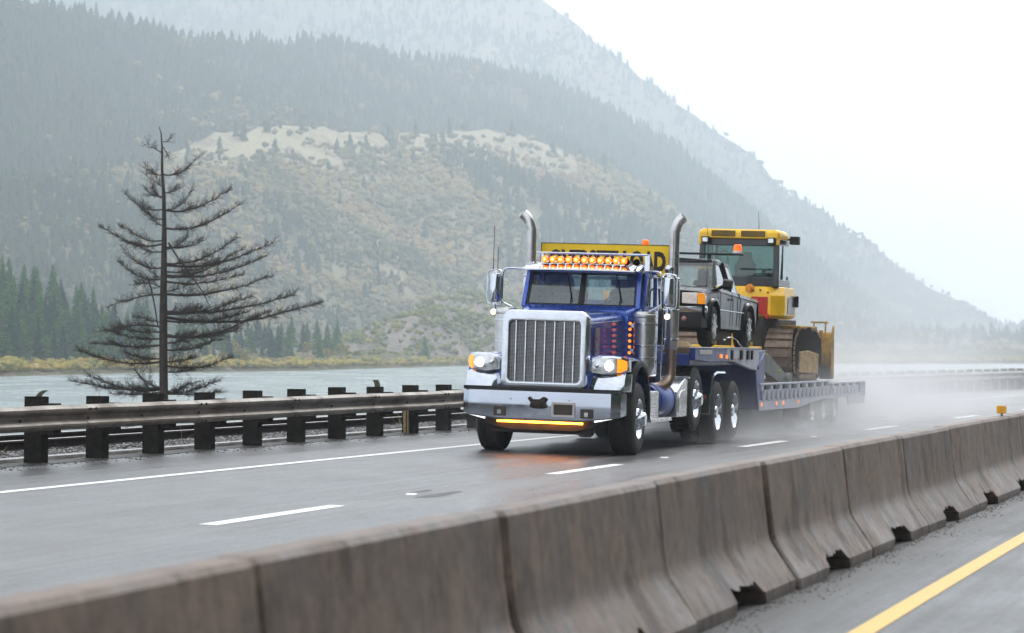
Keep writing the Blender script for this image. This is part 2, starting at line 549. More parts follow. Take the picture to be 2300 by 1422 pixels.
tag(mb.build('railway_ties', M_TIE, ang=0, fix=False), 'wooden ties half sunk in the ballast under the rails', 'railway tie', kind='stuff')

# ------------------------------------------------------------------ guardrail
M_POST = mat('creosoted_wood', (0.016, 0.013, 0.011), rough=0.85, spec=.15, var=0.5, vscale=9, bump=0.5, bscale=30, dirt=(0.04, 0.042, 0.028), dirt_amt=0.35)
M_GALV = mat('weathered_galvanised_steel', (0.19, 0.17, 0.148), rough=0.4, metal=0.55, var=0.25, vscale=1.5, dirt=(0.09, 0.065, 0.045), dirt_amt=0.6, dirt_scale=1.2)
M_BOLT = mat('rusty_bolt', (0.06, 0.04, 0.03), rough=0.6, metal=0.5)
gr = empty('guardrail'); gr.location = RC(35.8, RAIL, zl(RAIL))
tag(gr, 'long steel crash guardrail on dark wooden posts beside the railway and river', 'guardrail')
gr_inv = Matrix.Translation(-Vector(gr.location))
def grp(v): return (v[0] - gr.location[0], v[1] - gr.location[1], v[2] - gr.location[2])
pm = MB(); pm.box(-.125, .125, -.1, .1, -.35, .86); post_me = pm.mesh('post', M_POST, 0)
bmB = MB(); bmB.box(-.1, .1, -.1, .1, .40, .79); block_me = bmB.mesh('blockout', M_POST, 0)
ZG = zl(RAIL)
npost = 50
for i in range(-4, npost):
    s = 35.80 + i * 1.905; a = heading(s)
    jit = R.uniform(-.012, .012)
    o = inst('post', post_me, gr, grp(RC(s, RAIL + 0.03, ZG + jit)), (R.uniform(-.012, .012), R.uniform(-.012, .012), -a + R.uniform(-.04, .04)))
    o = inst('blockout', block_me, gr, grp(RC(s + .01, RAIL - 0.175, ZG + jit - 0.02)), (0, 0, -a + R.uniform(-.05, .05)))
# W-beam profile (distance toward the road, height)
wp = [(0.0, .40), (.012, .405), (.055, .43), (.083, .455), (.083, .485), (.055, .515), (.006, .545), (.002, .575), (.006, .605), (.055, .635), (.083, .665), (.083, .70), (.055, .725), (.018, .748), (0.0, .752)]
wp = [(q[0], .43 + (q[1] - .40) * .322 / .352) for q in wp]
ring = [(q[0], q[1]) for q in wp] + [(q[0] - .006, q[1]) for q in wp[::-1]]
gb = MB()
for i in range(-4, npost, 2):
    s_a = 35.80 + i * 1.905 + 0.75; s_b = s_a + 3.81 + 0.26
    rows = []
    dz = R.uniform(-.008, .008); tilt = R.uniform(-.01, .01)
    m = 9
    for k in range(m):
        t = k / (m - 1); s = s_a + (s_b - s_a) * t
        off = 0.007 * (1 - t)      # the lap: the near end lies over the end of the panel before it
        bend = 0.006 * mnoise.noise(Vector((s * .8, 1, 4)))
        rows.append([grp(RC(s, RAIL - .285 - q[0] - off - bend, ZG + q[1] * (1 + tilt) + dz * (1 - t) + bend)) for q in ring])
    p = MB(); p.loft(rows)
    p.build('rail_panel', M_GALV, gr, ang=25, fix=True)
    for (ds, z) in ((.04, .70), (.22, .70), (.04, .45), (.22, .45), (.13, .575), (1.9, .575)):
        c = Vector(grp(RC(s_a + ds, RAIL - .285 - (.083 if z != .575 else .006) - .008, ZG + z)))
        e = Vector(grp(RC(s_a + ds, RAIL - .285 - (.083 if z != .575 else .006) - .026, ZG + z)))
        gb.cyl(c, e, .019, n=8)
gb.build('bolts', M_BOLT, gr)['kind'] = 'stuff'
# bent reflector tabs on two of the posts
M_TAB = mat('mossy_green_tab', (0.07, 0.075, 0.03), rough=0.6, var=0.5, vscale=20)
for i, (h, lean) in ((0, (.09, .10)), (7, (.12, -.04))):
    s = 35.80 + i * 1.905; a = heading(s)
    x, y, z = grp(RC(s, RAIL - .02, ZG + .86))
    t = MB()
    t.loft([[(-.05 + lean * k * k, -.006, h * k), (.03 + lean * k * k + (.02 if i else 0), -.006, h * k), (.03 + lean * k * k + (.02 if i else 0), .006, h * k), (-.05 + lean * k * k, .006, h * k)] for k in (0, .35, .7, 1)])
    o = t.build('reflector_tab', M_TAB, gr); o.location = (x, y, z); o.rotation_euler = (0, 0, -a)
# pale marker stake strapped next to one post
M_STAKE = mat('pale_yellow_stake', (0.33, 0.24, 0.12), rough=0.6, var=0.3, vscale=14, dirt=(.08, .05, .03), dirt_amt=.6, dirt_scale=9)
s = 35.80 + 8 * 1.905 - .22
st = empty('marker_stake'); st.location = RC(s, RAIL + .03, ZG)
st.rotation_euler = (0, 0, -heading(s))
tag(st, 'pale yellow double stake standing against a guardrail post near the truck', 'stake')
MB().box(-.05, .0, -.02, .02, -.1, .42).build('board', M_STAKE, st, bevel=.003)
MB().box(.022, .048, -.02, .02, -.1, .42).build('board', M_STAKE, st, bevel=.003)

# ------------------------------------------------------------------ concrete median barrier: every precast piece a thing
def concrete_mat():
    m = bpy.data.materials.new('stained_concrete'); m.use_nodes = True
    nt = m.node_tree; p = nt.nodes['Principled BSDF']
    c = nt.nodes.new('ShaderNodeTexCoord'); oi = nt.nodes.new('ShaderNodeObjectInfo')
    ad = nt.nodes.new('ShaderNodeVectorMath'); ad.operation = 'ADD'
    sc = nt.nodes.new('ShaderNodeVectorMath'); sc.operation = 'SCALE'; sc.inputs['Scale'].default_value = 40
    cb = nt.nodes.new('ShaderNodeCombineXYZ')
    nt.links.new(oi.outputs['Random'], cb.inputs[0]); nt.links.new(oi.outputs['Random'], cb.inputs[1])
    nt.links.new(cb.outputs[0], sc.inputs[0])
    nt.links.new(c.outputs['Object'], ad.inputs[0]); nt.links.new(sc.outputs[0], ad.inputs[1])
    v = ad.outputs[0]
    # object space: x across, y along, z up: streaks run down the face
    st = noise(nt, scaled(nt, v, (1, 5, 1.0)), 1.0, 7, 0.66)
    st2 = noise(nt, scaled(nt, v, (1, 20, 1.2)), 1.0, 5, 0.6)
    bl = noise(nt, v, 2.3, 6, 0.6)
    fine = noise(nt, v, 60, 5, 0.7)
    sep = nt.nodes.new('ShaderNodeSeparateXYZ'); nt.links.new(c.outputs['Object'], sep.inputs[0])
    low = maprange(nt, sep.outputs[2], 0.05, 0.42, 1, 0)
    mid = noise(nt, v, 8.5, 6, 0.7)
    tone = math_(nt, 'ADD', math_(nt, 'MULTIPLY', st, 0.25), math_(nt, 'ADD', math_(nt, 'MULTIPLY', bl, 0.4), math_(nt, 'MULTIPLY', mid, 0.35)))
    f = maprange(nt, tone, 0.38, 0.60, 0, 1)
    base = mixc(nt, f, (0.062, 0.041, 0.031), (0.255, 0.19, 0.155))
    # pale scuffed toe and rusty brown wash
    toe = math_(nt, 'MULTIPLY', low, maprange(nt, noise(nt, scaled(nt, v, (1, 1.6, 3)), 1.6, 6, 0.65), 0.46, 0.62, 0, 0.9))
    base = mixc(nt, toe, base, (0.27, 0.235, 0.22))
    stain = maprange(nt, noise(nt, scaled(nt, v, (1, 1.1, .55)), 2.2, 7, 0.7), 0.53, 0.62, 0, .75)
    base = mixc(nt, stain, base, (0.045, 0.028, 0.02))
    pits = maprange(nt, noise(nt, v, 22, 3, 0.6), 0.64, 0.69, 0, 0.9)
    base = mixc(nt, math_(nt, 'MULTIPLY', pits, maprange(nt, bl, 0.5, 0.6, 0, 1)), base, (0.035, 0.027, 0.023))
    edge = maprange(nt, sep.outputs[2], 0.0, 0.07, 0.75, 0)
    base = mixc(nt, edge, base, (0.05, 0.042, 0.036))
    h = nt.nodes.new('ShaderNodeHueSaturation'); nt.links.new(base, h.inputs['Color'])
    nt.links.new(maprange(nt, oi.outputs['Random'], 0, 1, 0.85, 1.15), h.inputs['Value'])
    nt.links.new(h.outputs[0], p.inputs['Base Color'])
    nt.links.new(maprange(nt, bl, 0.35, 0.65, 0.42, 0.7), p.inputs['Roughness'])
    b = nt.nodes.new('ShaderNodeBump'); b.inputs['Strength'].default_value = 0.35; b.inputs['Distance'].default_value = 0.006
    nt.links.new(fine, b.inputs['Height'])
    b2 = nt.nodes.new('ShaderNodeBump'); b2.inputs['Strength'].default_value = 0.5; b2.inputs['Distance'].default_value = 0.02
    nt.links.new(bl, b2.inputs['Height']); nt.links.new(b.outputs[0], b2.inputs['Normal'])
    nt.links.new(b2.outputs[0], p.inputs['Normal'])
    return m
M_CONC = concrete_mat()
# profile: (across from the near foot edge, height); far side mirrored
half = [(0.0, 0.0), (0.0, 0.07), (0.012, 0.09), (0.055, 0.15), (0.10, 0.215), (0.14, 0.275), (0.162, 0.315), (0.174, 0.36), (0.19, 0.50), (0.206, 0.65), (0.22, 0.785), (0.24, 0.81)]
BLEN = 3.048
NSEG = 10
seg_things = []
label_bits = {
 -2: 'dark brown precast concrete barrier piece closest to the camera in the bottom left corner',
 -1: 'dark precast concrete barrier piece at the left edge, ending at a short pocked joint',
 0: 'brown precast concrete barrier piece between the short pocked joint and the long cracked joint',
 1: 'pitted precast concrete barrier piece just right of the long cracked joint',
 2: 'streaked precast concrete barrier piece with the largest jagged black drain hole at its foot',
}
ords = ['first', 'second', 'third', 'fourth', 'fifth', 'sixth', 'seventh', 'eighth', 'ninth', 'tenth', 'eleventh', 'twelfth']
for i in range(-3, 12):
    s_a = 13.032 + (i - 1) * BLEN
    gap = 0.024 + 0.012 * R.random()
    L = BLEN - gap
    rnd = random.Random(100 + i)
    a = heading(s_a + BLEN / 2)
    off = rnd.uniform(-.012, .012); dz = rnd.uniform(-.006, .006)
    ys = sorted(set([0, .03, .25, .5, .75, 1.0] + [round(1.06 + .05 * k, 3) for k in range(20)] + [2.0, 2.3, 2.6, 2.8, L - .03, L]))
    rings = []
    for y in ys:
        hol = 0
        if 1.10 <= y <= 1.96:
            hol = 0.135 + rnd.uniform(-.018, .018)
            if y < 1.15 or y > 1.9: hol *= 0.55
        ins = (0.006 + 0.010 * rnd.random()) if (y == 0 or y == L) else 0
        pr = []
        for (x, z) in half:
            if z < hol:
                # raised edge of the drain hole follows the toe
                zz = hol
                for (a0, b0), (a1, b1) in zip(half, half[1:]):
                    if b0 <= zz <= b1 and b1 > b0: xx = a0 + (a1 - a0) * (zz - b0) / (b1 - b0); break
                pr.append((xx + 0.001 * (half.index((x, z))), zz))
            else: pr.append((x + ins + (rnd.uniform(0, .012) if ins and .1 < z < .8 else 0), z - (ins if z > .8 else 0)))
        # under the left carriageway the back foot reaches down to its lower road
        back = [(0.61 - x, (z if z > 0 else (hol if hol else -.0))) for x, z in pr[::-1]]
        if not hol: back[-1] = (0.61, -0.0)
        rings.append([(-x, y, z) for x, z in pr + back])
    # object axes: x to the right, y along the road, z up
    b = MB(); b.loft(rings)
    o = b.build('concrete_barrier', M_CONC, ang=17, bevel=0)
    x, y, z = RC(s_a, 0.0, 0.0)
    hh = TH0 + KAP * (s_a + BLEN / 2)
    o.location = (x, y, dz); o.rotation_euler = (0, 0, -hh)
    o.location.x += off
    if i in label_bits: lab = label_bits[i]
    elif i <= 8: lab = 'grey precast concrete barrier piece with a dark drain hole, %s from the largest drain hole' % ords[i - 3]
    else: lab = 'far grey precast concrete barrier piece beyond the right edge of the photo'
    if i < -2: lab = 'precast concrete barrier piece out of view beside the camera'
    tag(o, lab, 'barrier', 'precast barrier pieces in a row along the median')
# median footing between the two road levels
strip('median_footing', M_KERB, [(0.0, -0.002), (0.612, -0.002), (0.614, ZL0 - .02)], S0, S1, 3.0)

# yellow reflector on top of the barrier
s = 13.032 + 6.62 * BLEN
M_REFL = mat('amber_reflector', (0.75, 0.36, 0.01), rough=0.35, var=0.15, vscale=20)
rf = empty('barrier_reflector'); rf.location = RC(s, 0.30, 0.81); rf.rotation_euler = (0, 0, -heading(s))
tag(rf, 'small square amber reflector standing on top of the concrete barrier', 'reflector')
MB().box(-.052, .052, -.012, .012, .03, .115).build('reflector_plate', M_REFL, rf, bevel=.004)
MB().box(-.03, .03, -.03, .03, 0, .006).box(-.012, .012, .012, .02, 0, .1).build('bracket', M_GALV, rf)

# raised pavement markers between the dashes
M_RPM = mat('white_pavement_marker', (0.8, 0.8, 0.78), rough=0.3, var=0.1)
for k, (px_s, lab) in enumerate(((32.9, 'small white raised pavement marker between the two nearest lane dashes'), (45.4, 'small white raised pavement marker beside the truck front wheel'), (57.6, 'small white raised pavement marker behind the truck front axle'))):
    b = MB(); b.loft([[(-.06, -.055, 0), (.06, -.055, 0), (.06, .055, 0), (-.06, .055, 0)], [(-.05, -.03, .018), (.05, -.03, .018), (.05, .03, .018), (-.05, .03, .018)]])
    o = b.build('pavement_marker', M_RPM); o.location = RC(px_s, DASH, zl(DASH) + .001); o.rotation_euler = (0, 0, -heading(px_s))
    tag(o, lab, 'road marker', 'raised markers on the lane line')

# dark worn tar patches by two of the markers
M_TAR = mat('old_tar_patch', (0.018, 0.017, 0.017), rough=0.5, var=0.4, vscale=14, bump=.5, bscale=30)
for k, (s_, d_, L_, w_) in enumerate(((33.1, DASH - .25, 1.5, .10), (33.6, DASH + .12, .9, .05), (20.4, DASH + .1, 1.3, .09))):
    rt_ = random.Random(k); n_p = 14; pts = []
    for q in range(n_p):
        a_ = 2 * pi * q / n_p; rr_ = 1 + rt_.uniform(-.35, .35)
        dd_ = d_ + w_ * rr_ * math.sin(a_)
        pts.append(RC(s_ + L_ / 2 * rr_ * math.cos(a_), dd_, zl(dd_) + .003))
    tag(MB().add(pts, [tuple(range(n_p))]).build('tar_patch', M_TAR, ang=0), kind='structure')
# ------------------------------------------------------------------ river
WZ = CAM_H - 3.5
F_, HZ = 6589.0, 798.1
def water_mat():
    m = bpy.data.materials.new('river_water'); m.use_nodes = True
    nt = m.node_tree; p = nt.nodes['Principled BSDF']
    p.inputs['Base Color'].default_value = (0.17, 0.215, 0.21, 1)
    p.inputs['Roughness'].default_value = 0.16
    p.inputs['IOR'].default_value = 1.33
    c = nt.nodes.new('ShaderNodeTexCoord')
    a = noise(nt, scaled(nt, c.outputs['Object'], (0.5, 1.6, 1)), 1.2, 4, 0.6)
    d = noise(nt, scaled(nt, c.outputs['Object'], (0.08, 0.02, 1)), 1.0, 5, 0.6)
    nt.links.new(maprange(nt, d, 0.35, 0.65, 0.15, 0.34), p.inputs['Roughness'])
    b = nt.nodes.new('ShaderNodeBump'); b.inputs['Strength'].default_value = 0.35; b.inputs['Distance'].default_value = 0.12
    nt.links.new(a, b.inputs['Height']); nt.links.new(b.outputs[0], p.inputs['Normal'])
    return m
M_WATER = water_mat()
b = MB(); b.add([(-2600, 20, WZ), (2600, 20, WZ), (2600, 4200, WZ), (-2600, 4200, WZ)], [(0, 1, 2, 3)])
tag(b.build('river', M_WATER, ang=0), kind='structure')

# ------------------------------------------------------------------ far shore and mountains
def interp(pts, x):
    xs = [p[0] for p in pts]
    if x <= xs[0]: return pts[0][1:]
    for a, c in zip(pts, pts[1:]):
        if x <= c[0]:
            t = (x - a[0]) / (c[0] - a[0]); t2 = t
            return tuple(a[k] + (c[k] - a[k]) * t2 for k in range(1, len(a)))
    return pts[-1][1:]
# shoreline: distance across the river, for bearings given as offset/distance
SHORE = [(-1400, 383), (-400, 439), (0, 485), (230, 557), (460, 611), (690, 663), (920, 841), (1040, 943), (1300, 1051), (1700, 1130), (2300, 1215), (3000, 1308), (4200, 1402)]
def shoreY(px): return interp(SHORE, px)[0]
def wpt(px, Y, z): return ((px - 1150) / F_ * Y, Y, z)
def zpy(py, Y): return CAM_H + (HZ - py) / F_ * Y
def fbm(x, y, z=0.0, o=5):
    return mnoise.fractal(Vector((x, y, z)), 1.0, 2.0, o)

class Slope:
    """ground between a front line and a crest line; knows its own height so that trees can stand on it"""
    def __init__(s, name, front, crest, x0, x1, nx, nt, bulge=0.0, amp=12, back=(260, -60), seed=0, fscale=1/140., amp2=3):
        s.front, s.crest, s.x0, s.x1 = front, crest, x0, x1
        s.nx, s.nt = nx, nt
        s.G = np.zeros((nx, nt + 2, 3))
        for i in range(nx):
            px = x0 + (x1 - x0) * i / (nx - 1)
            fy, fz = front(px); cp, cY = interp(crest, px); cz = zpy(cp, cY)
            for j in range(nt):
                t = j / (nt - 1)
                Y = fy + (cY - fy) * t
                zz = fz + (cz - fz) * (t + bulge * math.sin(pi * t))
                X = (px - 1150) / F_ * Y
                env = min(1, 6 * t) * min(1, 4 * (1 - t) + .12)
                zz += amp * env * fbm(X * fscale, Y * fscale, seed) * 1.6 + amp2 * min(1, 5 * t) * fbm(X * fscale * 6, Y * fscale * 6, seed + 9)
                s.G[i, j] = (X, Y, zz)
            for k in (0, 1):
                Y = cY + back[0] * (k + 1)
                s.G[i, nt + k] = ((px - 1150) / F_ * Y, Y, s.G[i, nt - 1][2] + back[1] * (k + 1))
        s.name = name
    def build(s, m):
        nx, n2 = s.nx, s.nt + 2
        idx = np.arange(nx * n2).reshape(nx, n2)
        q = np.stack([idx[:-1, :-1], idx[1:, :-1], idx[1:, 1:], idx[:-1, 1:]], 2).reshape(-1, 4)
        me = bpy.data.meshes.new(s.name)
        me.from_pydata(s.G.reshape(-1, 3).tolist(), [], q.tolist())
        me.materials.append(m); me.shade_smooth()
        px = np.linspace(s.x0, s.x1, nx)[:, None]; t = np.minimum(1, np.arange(n2) / (s.nt - 1))[None]
        sm = lambda a, lo, hi: np.clip((a - lo) / (hi - lo), 0, 1)
        g = .8 * sm(t, .60, .90) * sm(px, 330, 480) * (1 - sm(px, 1240, 1400)) + .45 * sm(px, 350, 700) * (1 - sm(px, 1300, 1700)) + .3 * sm(px, 1300, 1500) * sm(t, .6, .9)
        at = me.attributes.new('open', 'FLOAT', 'POINT'); at.data.foreach_set('value', np.clip(g, 0, 1).astype(np.float32).ravel())
        o = bpy.data.objects.new(s.name, me); COL.objects.link(o)
        return tag(o, kind='structure')
    def sample(s, rg, n, tmin=0.0, tmax=1.0, pmin=None, pmax=None):
        u = rg.rand(n) * (s.nx - 1.001)
        if pmin is not None:
            a = (pmin - s.x0) / (s.x1 - s.x0) * (s.nx - 1); c = (pmax - s.x0) / (s.x1 - s.x0) * (s.nx - 1)
            u = a + rg.rand(n) * (c - a)
            u = np.clip(u, 0, s.nx - 1.001)
        v = (tmin + (tmax - tmin) * rg.rand(n)) * (s.nt - 1.001)
        i = u.astype(int); j = v.astype(int); fu = (u - i)[:, None]; fv = (v - j)[:, None]
        P = (s.G[i, j] * (1-fu) * (1-fv) + s.G[i+1, j] * fu * (1-fv) + s.G[i, j+1] * (1-fu) * fv + s.G[i+1, j+1] * fu * fv)
        return P, s.x0 + (s.x1 - s.x0) * u / (s.nx - 1), v / (s.nt - 1)

def hill_mat(name, grass, brush, rock, gl=0.5, rl=0.6, sc=1.0):
    m = bpy.data.materials.new(name); m.use_nodes = True
    nt = m.node_tree; p = nt.nodes['Principled BSDF']; p.inputs['Roughness'].default_value = 0.95
    p.inputs['Specular IOR Level'].default_value = 0.0
    c = nt.nodes.new('ShaderNodeTexCoord'); v = c.outputs['Object']
    a = noise(nt, v, 0.012 * sc, 6, 0.6); d = noise(nt, v, 0.05 * sc, 6, 0.65); e = noise(nt, v, 0.4, 4, 0.7)
    at = nt.nodes.new('ShaderNodeAttribute'); at.attribute_name = 'open'
    f = maprange(nt, math_(nt, 'ADD', a, math_(nt, 'MULTIPLY', at.outputs['Fac'], .5)), gl + .22 - .13, gl + .22 + .13, 0, 1)
    col = mixc(nt, f, brush, grass)
    col = mixc(nt, maprange(nt, d, rl - .05, rl + .05, 0, 1), col, rock)
    h = nt.nodes.new('ShaderNodeHueSaturation'); nt.links.new(col, h.inputs['Color'])
    nt.links.new(maprange(nt, e, 0.3, 0.7, 0.7, 1.3), h.inputs['Value'])
    nt.links.new(h.outputs[0], p.inputs['Base Color'])
    return m
GRASS, BRUSH, ROCK = (0.35, 0.31, 0.21), (0.12, 0.115, 0.065), (0.2, 0.15, 0.13)
M_HC = hill_mat('dry_grass_hillside', GRASS, BRUSH, ROCK, 0.47, 0.58)
M_HA = hill_mat('forest_floor', (0.10, 0.09, 0.055), (0.035, 0.045, 0.03), (0.12, 0.10, 0.08), 0.5, 0.66)
M_HB = hill_mat('far_mountain_ground', (0.30, 0.26, 0.2), (0.08, 0.085, 0.06), (0.27, 0.22, 0.2), 0.5, 0.56, 0.6)

C_CREST = [(-1400, 330, 1248), (-400, 440, 1350), (0, 420, 1392), (300, 375, 1593), (420, 325, 1674), (500, 300, 1728), (640, 284, 1814), (730, 287, 1869), (800, 303, 1912),
           (900, 299, 1974), (1060, 294, 2073), (1180, 303, 2147), (1290, 350, 2198), (1400, 405, 2246), (1550, 505, 2310), (1700, 610, 2376), (1850, 715, 2440), (2000, 780, 2505),
           (2200, 803, 2592), (3000, 806, 2745), (4200, 806, 2976)]
bench = lambda px: (max(shoreY(px) + 80, 1060 + max(0, px) * .40), WZ + 5)
G = []
for i in range(260):
    px = -1400 + 5600 * i / 259; sy = shoreY(px) + 14 * fbm(px * .012, 3.1)
    G.append([wpt(px, sy - 14, WZ - 1.2), wpt(px, sy, WZ + .25), wpt(px, sy + 8, WZ + 1.6), wpt(px, sy + 40, WZ + 2.6 + fbm(px * .01, 7)), wpt(px, sy + 110, WZ + 4), wpt(px, max(sy + 150, 1250), WZ + 6), wpt(px, max(sy + 250, 1400), WZ + 1)])
b = MB(); b.loft(G, closed=False, caps=False)
o = b.build('far_shore', M_HC, ang=60, fix=False); tag(o, kind='structure')
hillC = Slope('grassy_hill', bench, C_CREST, -1400, 4200, 230, 60, bulge=0.05, amp=8, seed=1, back=(120, -25)); hillC.build(M_HC)
A_CREST = [(-1400, -300, 1662), (-400, -130, 1764), (0, -22, 1805), (60, 5, 1856), (150, 25, 1933), (270, 52, 2035), (410, 82, 2155), (530, 95, 2262), (720, 102, 2455), (860, 122, 2598), (1000, 150, 2740), (1150, 172, 2893),
           (1250, 203, 2964), (1350, 248, 3005), (1500, 322, 3066), (1560, 372, 3091), (1650, 450, 3127), (1800, 570, 3189), (1900, 650, 3230), (2050, 750, 3290), (2150, 800, 3331), (2600, 806, 3515)]
hillA = Slope('forested_ridge', lambda px: (interp(C_CREST, px)[1] + 60, zpy(interp(C_CREST, px)[0], interp(C_CREST, px)[1]) - 22), A_CREST, -1400, 2600, 190, 50, bulge=-0.02, amp=11, seed=4, back=(150, -40)); hillA.build(M_HA)
B_CREST = [(-1400, -320, 4100), (600, -260, 4100), (1000, -130, 4100), (1120, -60, 4100), (1230, 2, 4100), (1300, 55, 4100), (1340, 100, 4100), (1400, 142, 4100), (1440, 185, 4100), (1480, 203, 4100), (1530, 248, 4100), (1560, 262, 4100), (1610, 298, 4100), (1680, 342, 4100), (1740, 408, 4100),
           (1800, 452, 4100), (1850, 488, 4100), (1960, 552, 4100), (2030, 606, 4100), (2100, 655, 4100), (2160, 675, 4100), (2200, 697, 4100), (2240, 745, 4100), (2262, 768, 4100), (2290, 772, 4100), (2400, 776, 4100), (4200, 780, 4100)]
hillB = Slope('far_mountain', lambda px: (3500, WZ + 2), B_CREST, -1400, 4200, 260, 60, bulge=0.03, amp=24, seed=8, back=(250, -70), fscale=1/220., amp2=6); hillB.build(M_HB)
# small wooded rise on the near part of the far shore, left
D_CREST = [(-1400, 560, 589), (-400, 600, 602), (-60, 668, 612), (60, 700, 621), (150, 722, 636), (260, 762, 659), (340, 800, 683), (480, 815, 706)]
hillD = Slope('wooded_rise', lambda px: (shoreY(px) + 16, WZ + 1.5), D_CREST, -1400, 480, 60, 22, bulge=0.1, amp=1.6, seed=12, back=(40, -9)); hillD.build(M_HA)
# rocky rise right of the dead tree
E_CREST = [(700, 800, 1127), (820, 752, 1167), (900, 722, 1201), (960, 688, 1224), (1020, 672, 1242), (1100, 672, 1271), (1200, 692, 1300), (1320, 740, 1329), (1420, 800, 1358)]
hillE = Slope('rocky_rise', lambda px: (shoreY(px) + 75, WZ + 3), E_CREST, 700, 1420, 60, 24, bulge=0.15, amp=5, seed=15, back=(40, -9)); hillE.build(hill_mat('rocky_rise_ground', (0.22, 0.19, 0.16), (0.13, 0.115, 0.085), (0.24, 0.2, 0.18), 0.5, 0.5, 2))
# added unseen hillside behind the camera: blocks sky, darkens chrome and barrier face
G = []
for i in range(60):
    s = -420 + i * 18
    G.append([RC(s, d, z * (1 + .25 * fbm(s * .01, 2)) ) for d, z in ((-28, -1), (-42, 8), (-80, 52), (-140, 120), (-220, 200), (-330, 260), (-480, 150))])
b = MB(); b.loft(G, closed=False, caps=False); tag(b.build('sky_blocker_hill', M_HA, ang=60, fix=False), kind='structure')

# ------------------------------------------------------------------ trees as far woods (past anyone's count) and single shore trees
def conifer_template(rg, tiers=4, n=6):
    V = []; F = []
    for k in range(tiers):
        z0 = 0.08 + 0.86 * k / tiers; z1 = min(1.0, z0 + 1.5 / tiers); r = 0.17 * (1 - k / tiers) ** 0.8 + .03
        o = len(V)
        for i in range(n):
            a = 2 * pi * (i + rg.rand() * .5) / n; rr = r * (.65 + .7 * rg.rand())
            V.append((rr * math.cos(a), rr * math.sin(a), z0 - .05 * rg.rand()))
        V.append(((rg.rand()-.5) * .02, (rg.rand()-.5) * .02, z1))
        F += [(o + i, o + (i + 1) % n, o + n) for i in range(n)]
    return np.array(V), np.array(F)
def broadleaf_template(rg):
    V = []; F = []
    for k in range(3):
        c = np.array([(rg.rand() - .5) * .35, (rg.rand() - .5) * .35, .45 + .25 * rg.rand()]); r = .2 + .1 * rg.rand()
        o = len(V)
        pts = [(0, 0, 1), (0, 0, -1)] + [(math.cos(a), math.sin(a), h) for h in (.45, -.45) for a in (0, 1.26, 2.51, 3.77, 5.03)]
        for q in pts:
            q = np.array(q) * r * (.7 + .6 * rg.rand()); q[2] *= 1.15; V.append(c + q)
        for i in range(5):
            j = (i + 1) % 5
            F += [(o, o+2+i, o+2+j), (o+2+i, o+7+i, o+7+j), (o+2+i, o+7+j, o+2+j), (o+1, o+7+j, o+7+i)]
    return np.array(V), np.array(F)
def wood(name, m, P, H, W, kind, tint, label, seed=1):
    rg = np.random.RandomState(seed)
    Vs = []; Fs = []; Ts = []; off = 0
    nv = 5
    which = rg.randint(0, nv, len(P))
    for k in range(nv):
        tv, tf = (conifer_template if kind == 'c' else broadleaf_template)(rg)
        sel = np.where(which == k)[0]; n = len(sel)
        if not n: continue
        A = rg.rand(n) * 2 * pi; c, s = np.cos(A)[:, None], np.sin(A)[:, None]
        h = H[sel][:, None]; w = W[sel][:, None]
        x = (tv[None, :, 0] * c - tv[None, :, 1] * s) * w; y = (tv[None, :, 0] * s + tv[None, :, 1] * c) * w; z = tv[None, :, 2] * h
        V = np.stack([x, y, z], 2) + P[sel][:, None, :]
        Vs.append(V.reshape(-1, 3)); Fs.append((tf[None] + off + len(tv) * np.arange(n)[:, None, None]).reshape(-1, 3)); off += n * len(tv)
        Ts.append(np.repeat(tint[sel], len(tv)))
    return bulk(name, m, np.concatenate(Vs), np.concatenate(Fs), np.concatenate(Ts), label, 'forest')
def nfield(P, sc, seed):
    return np.array([mnoise.fractal(Vector((p[0] * sc, p[1] * sc, seed)), 1.0, 2.0, 4) for p in P])
M_CON = tint_mat('conifer_green', [(0, (0.018, 0.034, 0.02)), (0.5, (0.03, 0.052, 0.026)), (0.85, (0.05, 0.072, 0.03)), (1, (0.09, 0.1, 0.035))], 0.9)
M_BRD = tint_mat('autumn_leaves', [(0, (0.07, 0.08, 0.035)), (0.3, (0.14, 0.13, 0.06)), (0.55, (0.25, 0.20, 0.095)), (0.78, (0.36, 0.27, 0.12)), (0.9, (0.24, 0.12, 0.05)), (1, (0.2, 0.16, 0.14))], 0.9)
rg = np.random.RandomState(11)
def plant(slope, n, hmin, hmax, dens, seed, tmin=0.0, tmax=1.0, pmin=-450, pmax=2450):
    P, px, t = slope.sample(rg, n, tmin, tmax, pmin, pmax)
    f = nfield(P, 1 / 130., seed)
    keep = rg.rand(n) < dens(f, px, t)
    P, f = P[keep], f[keep]
    H = (hmin + (hmax - hmin) * rg.rand(len(P)) ** 1.3) * P[:, 1] / 2800
    return P, H, f
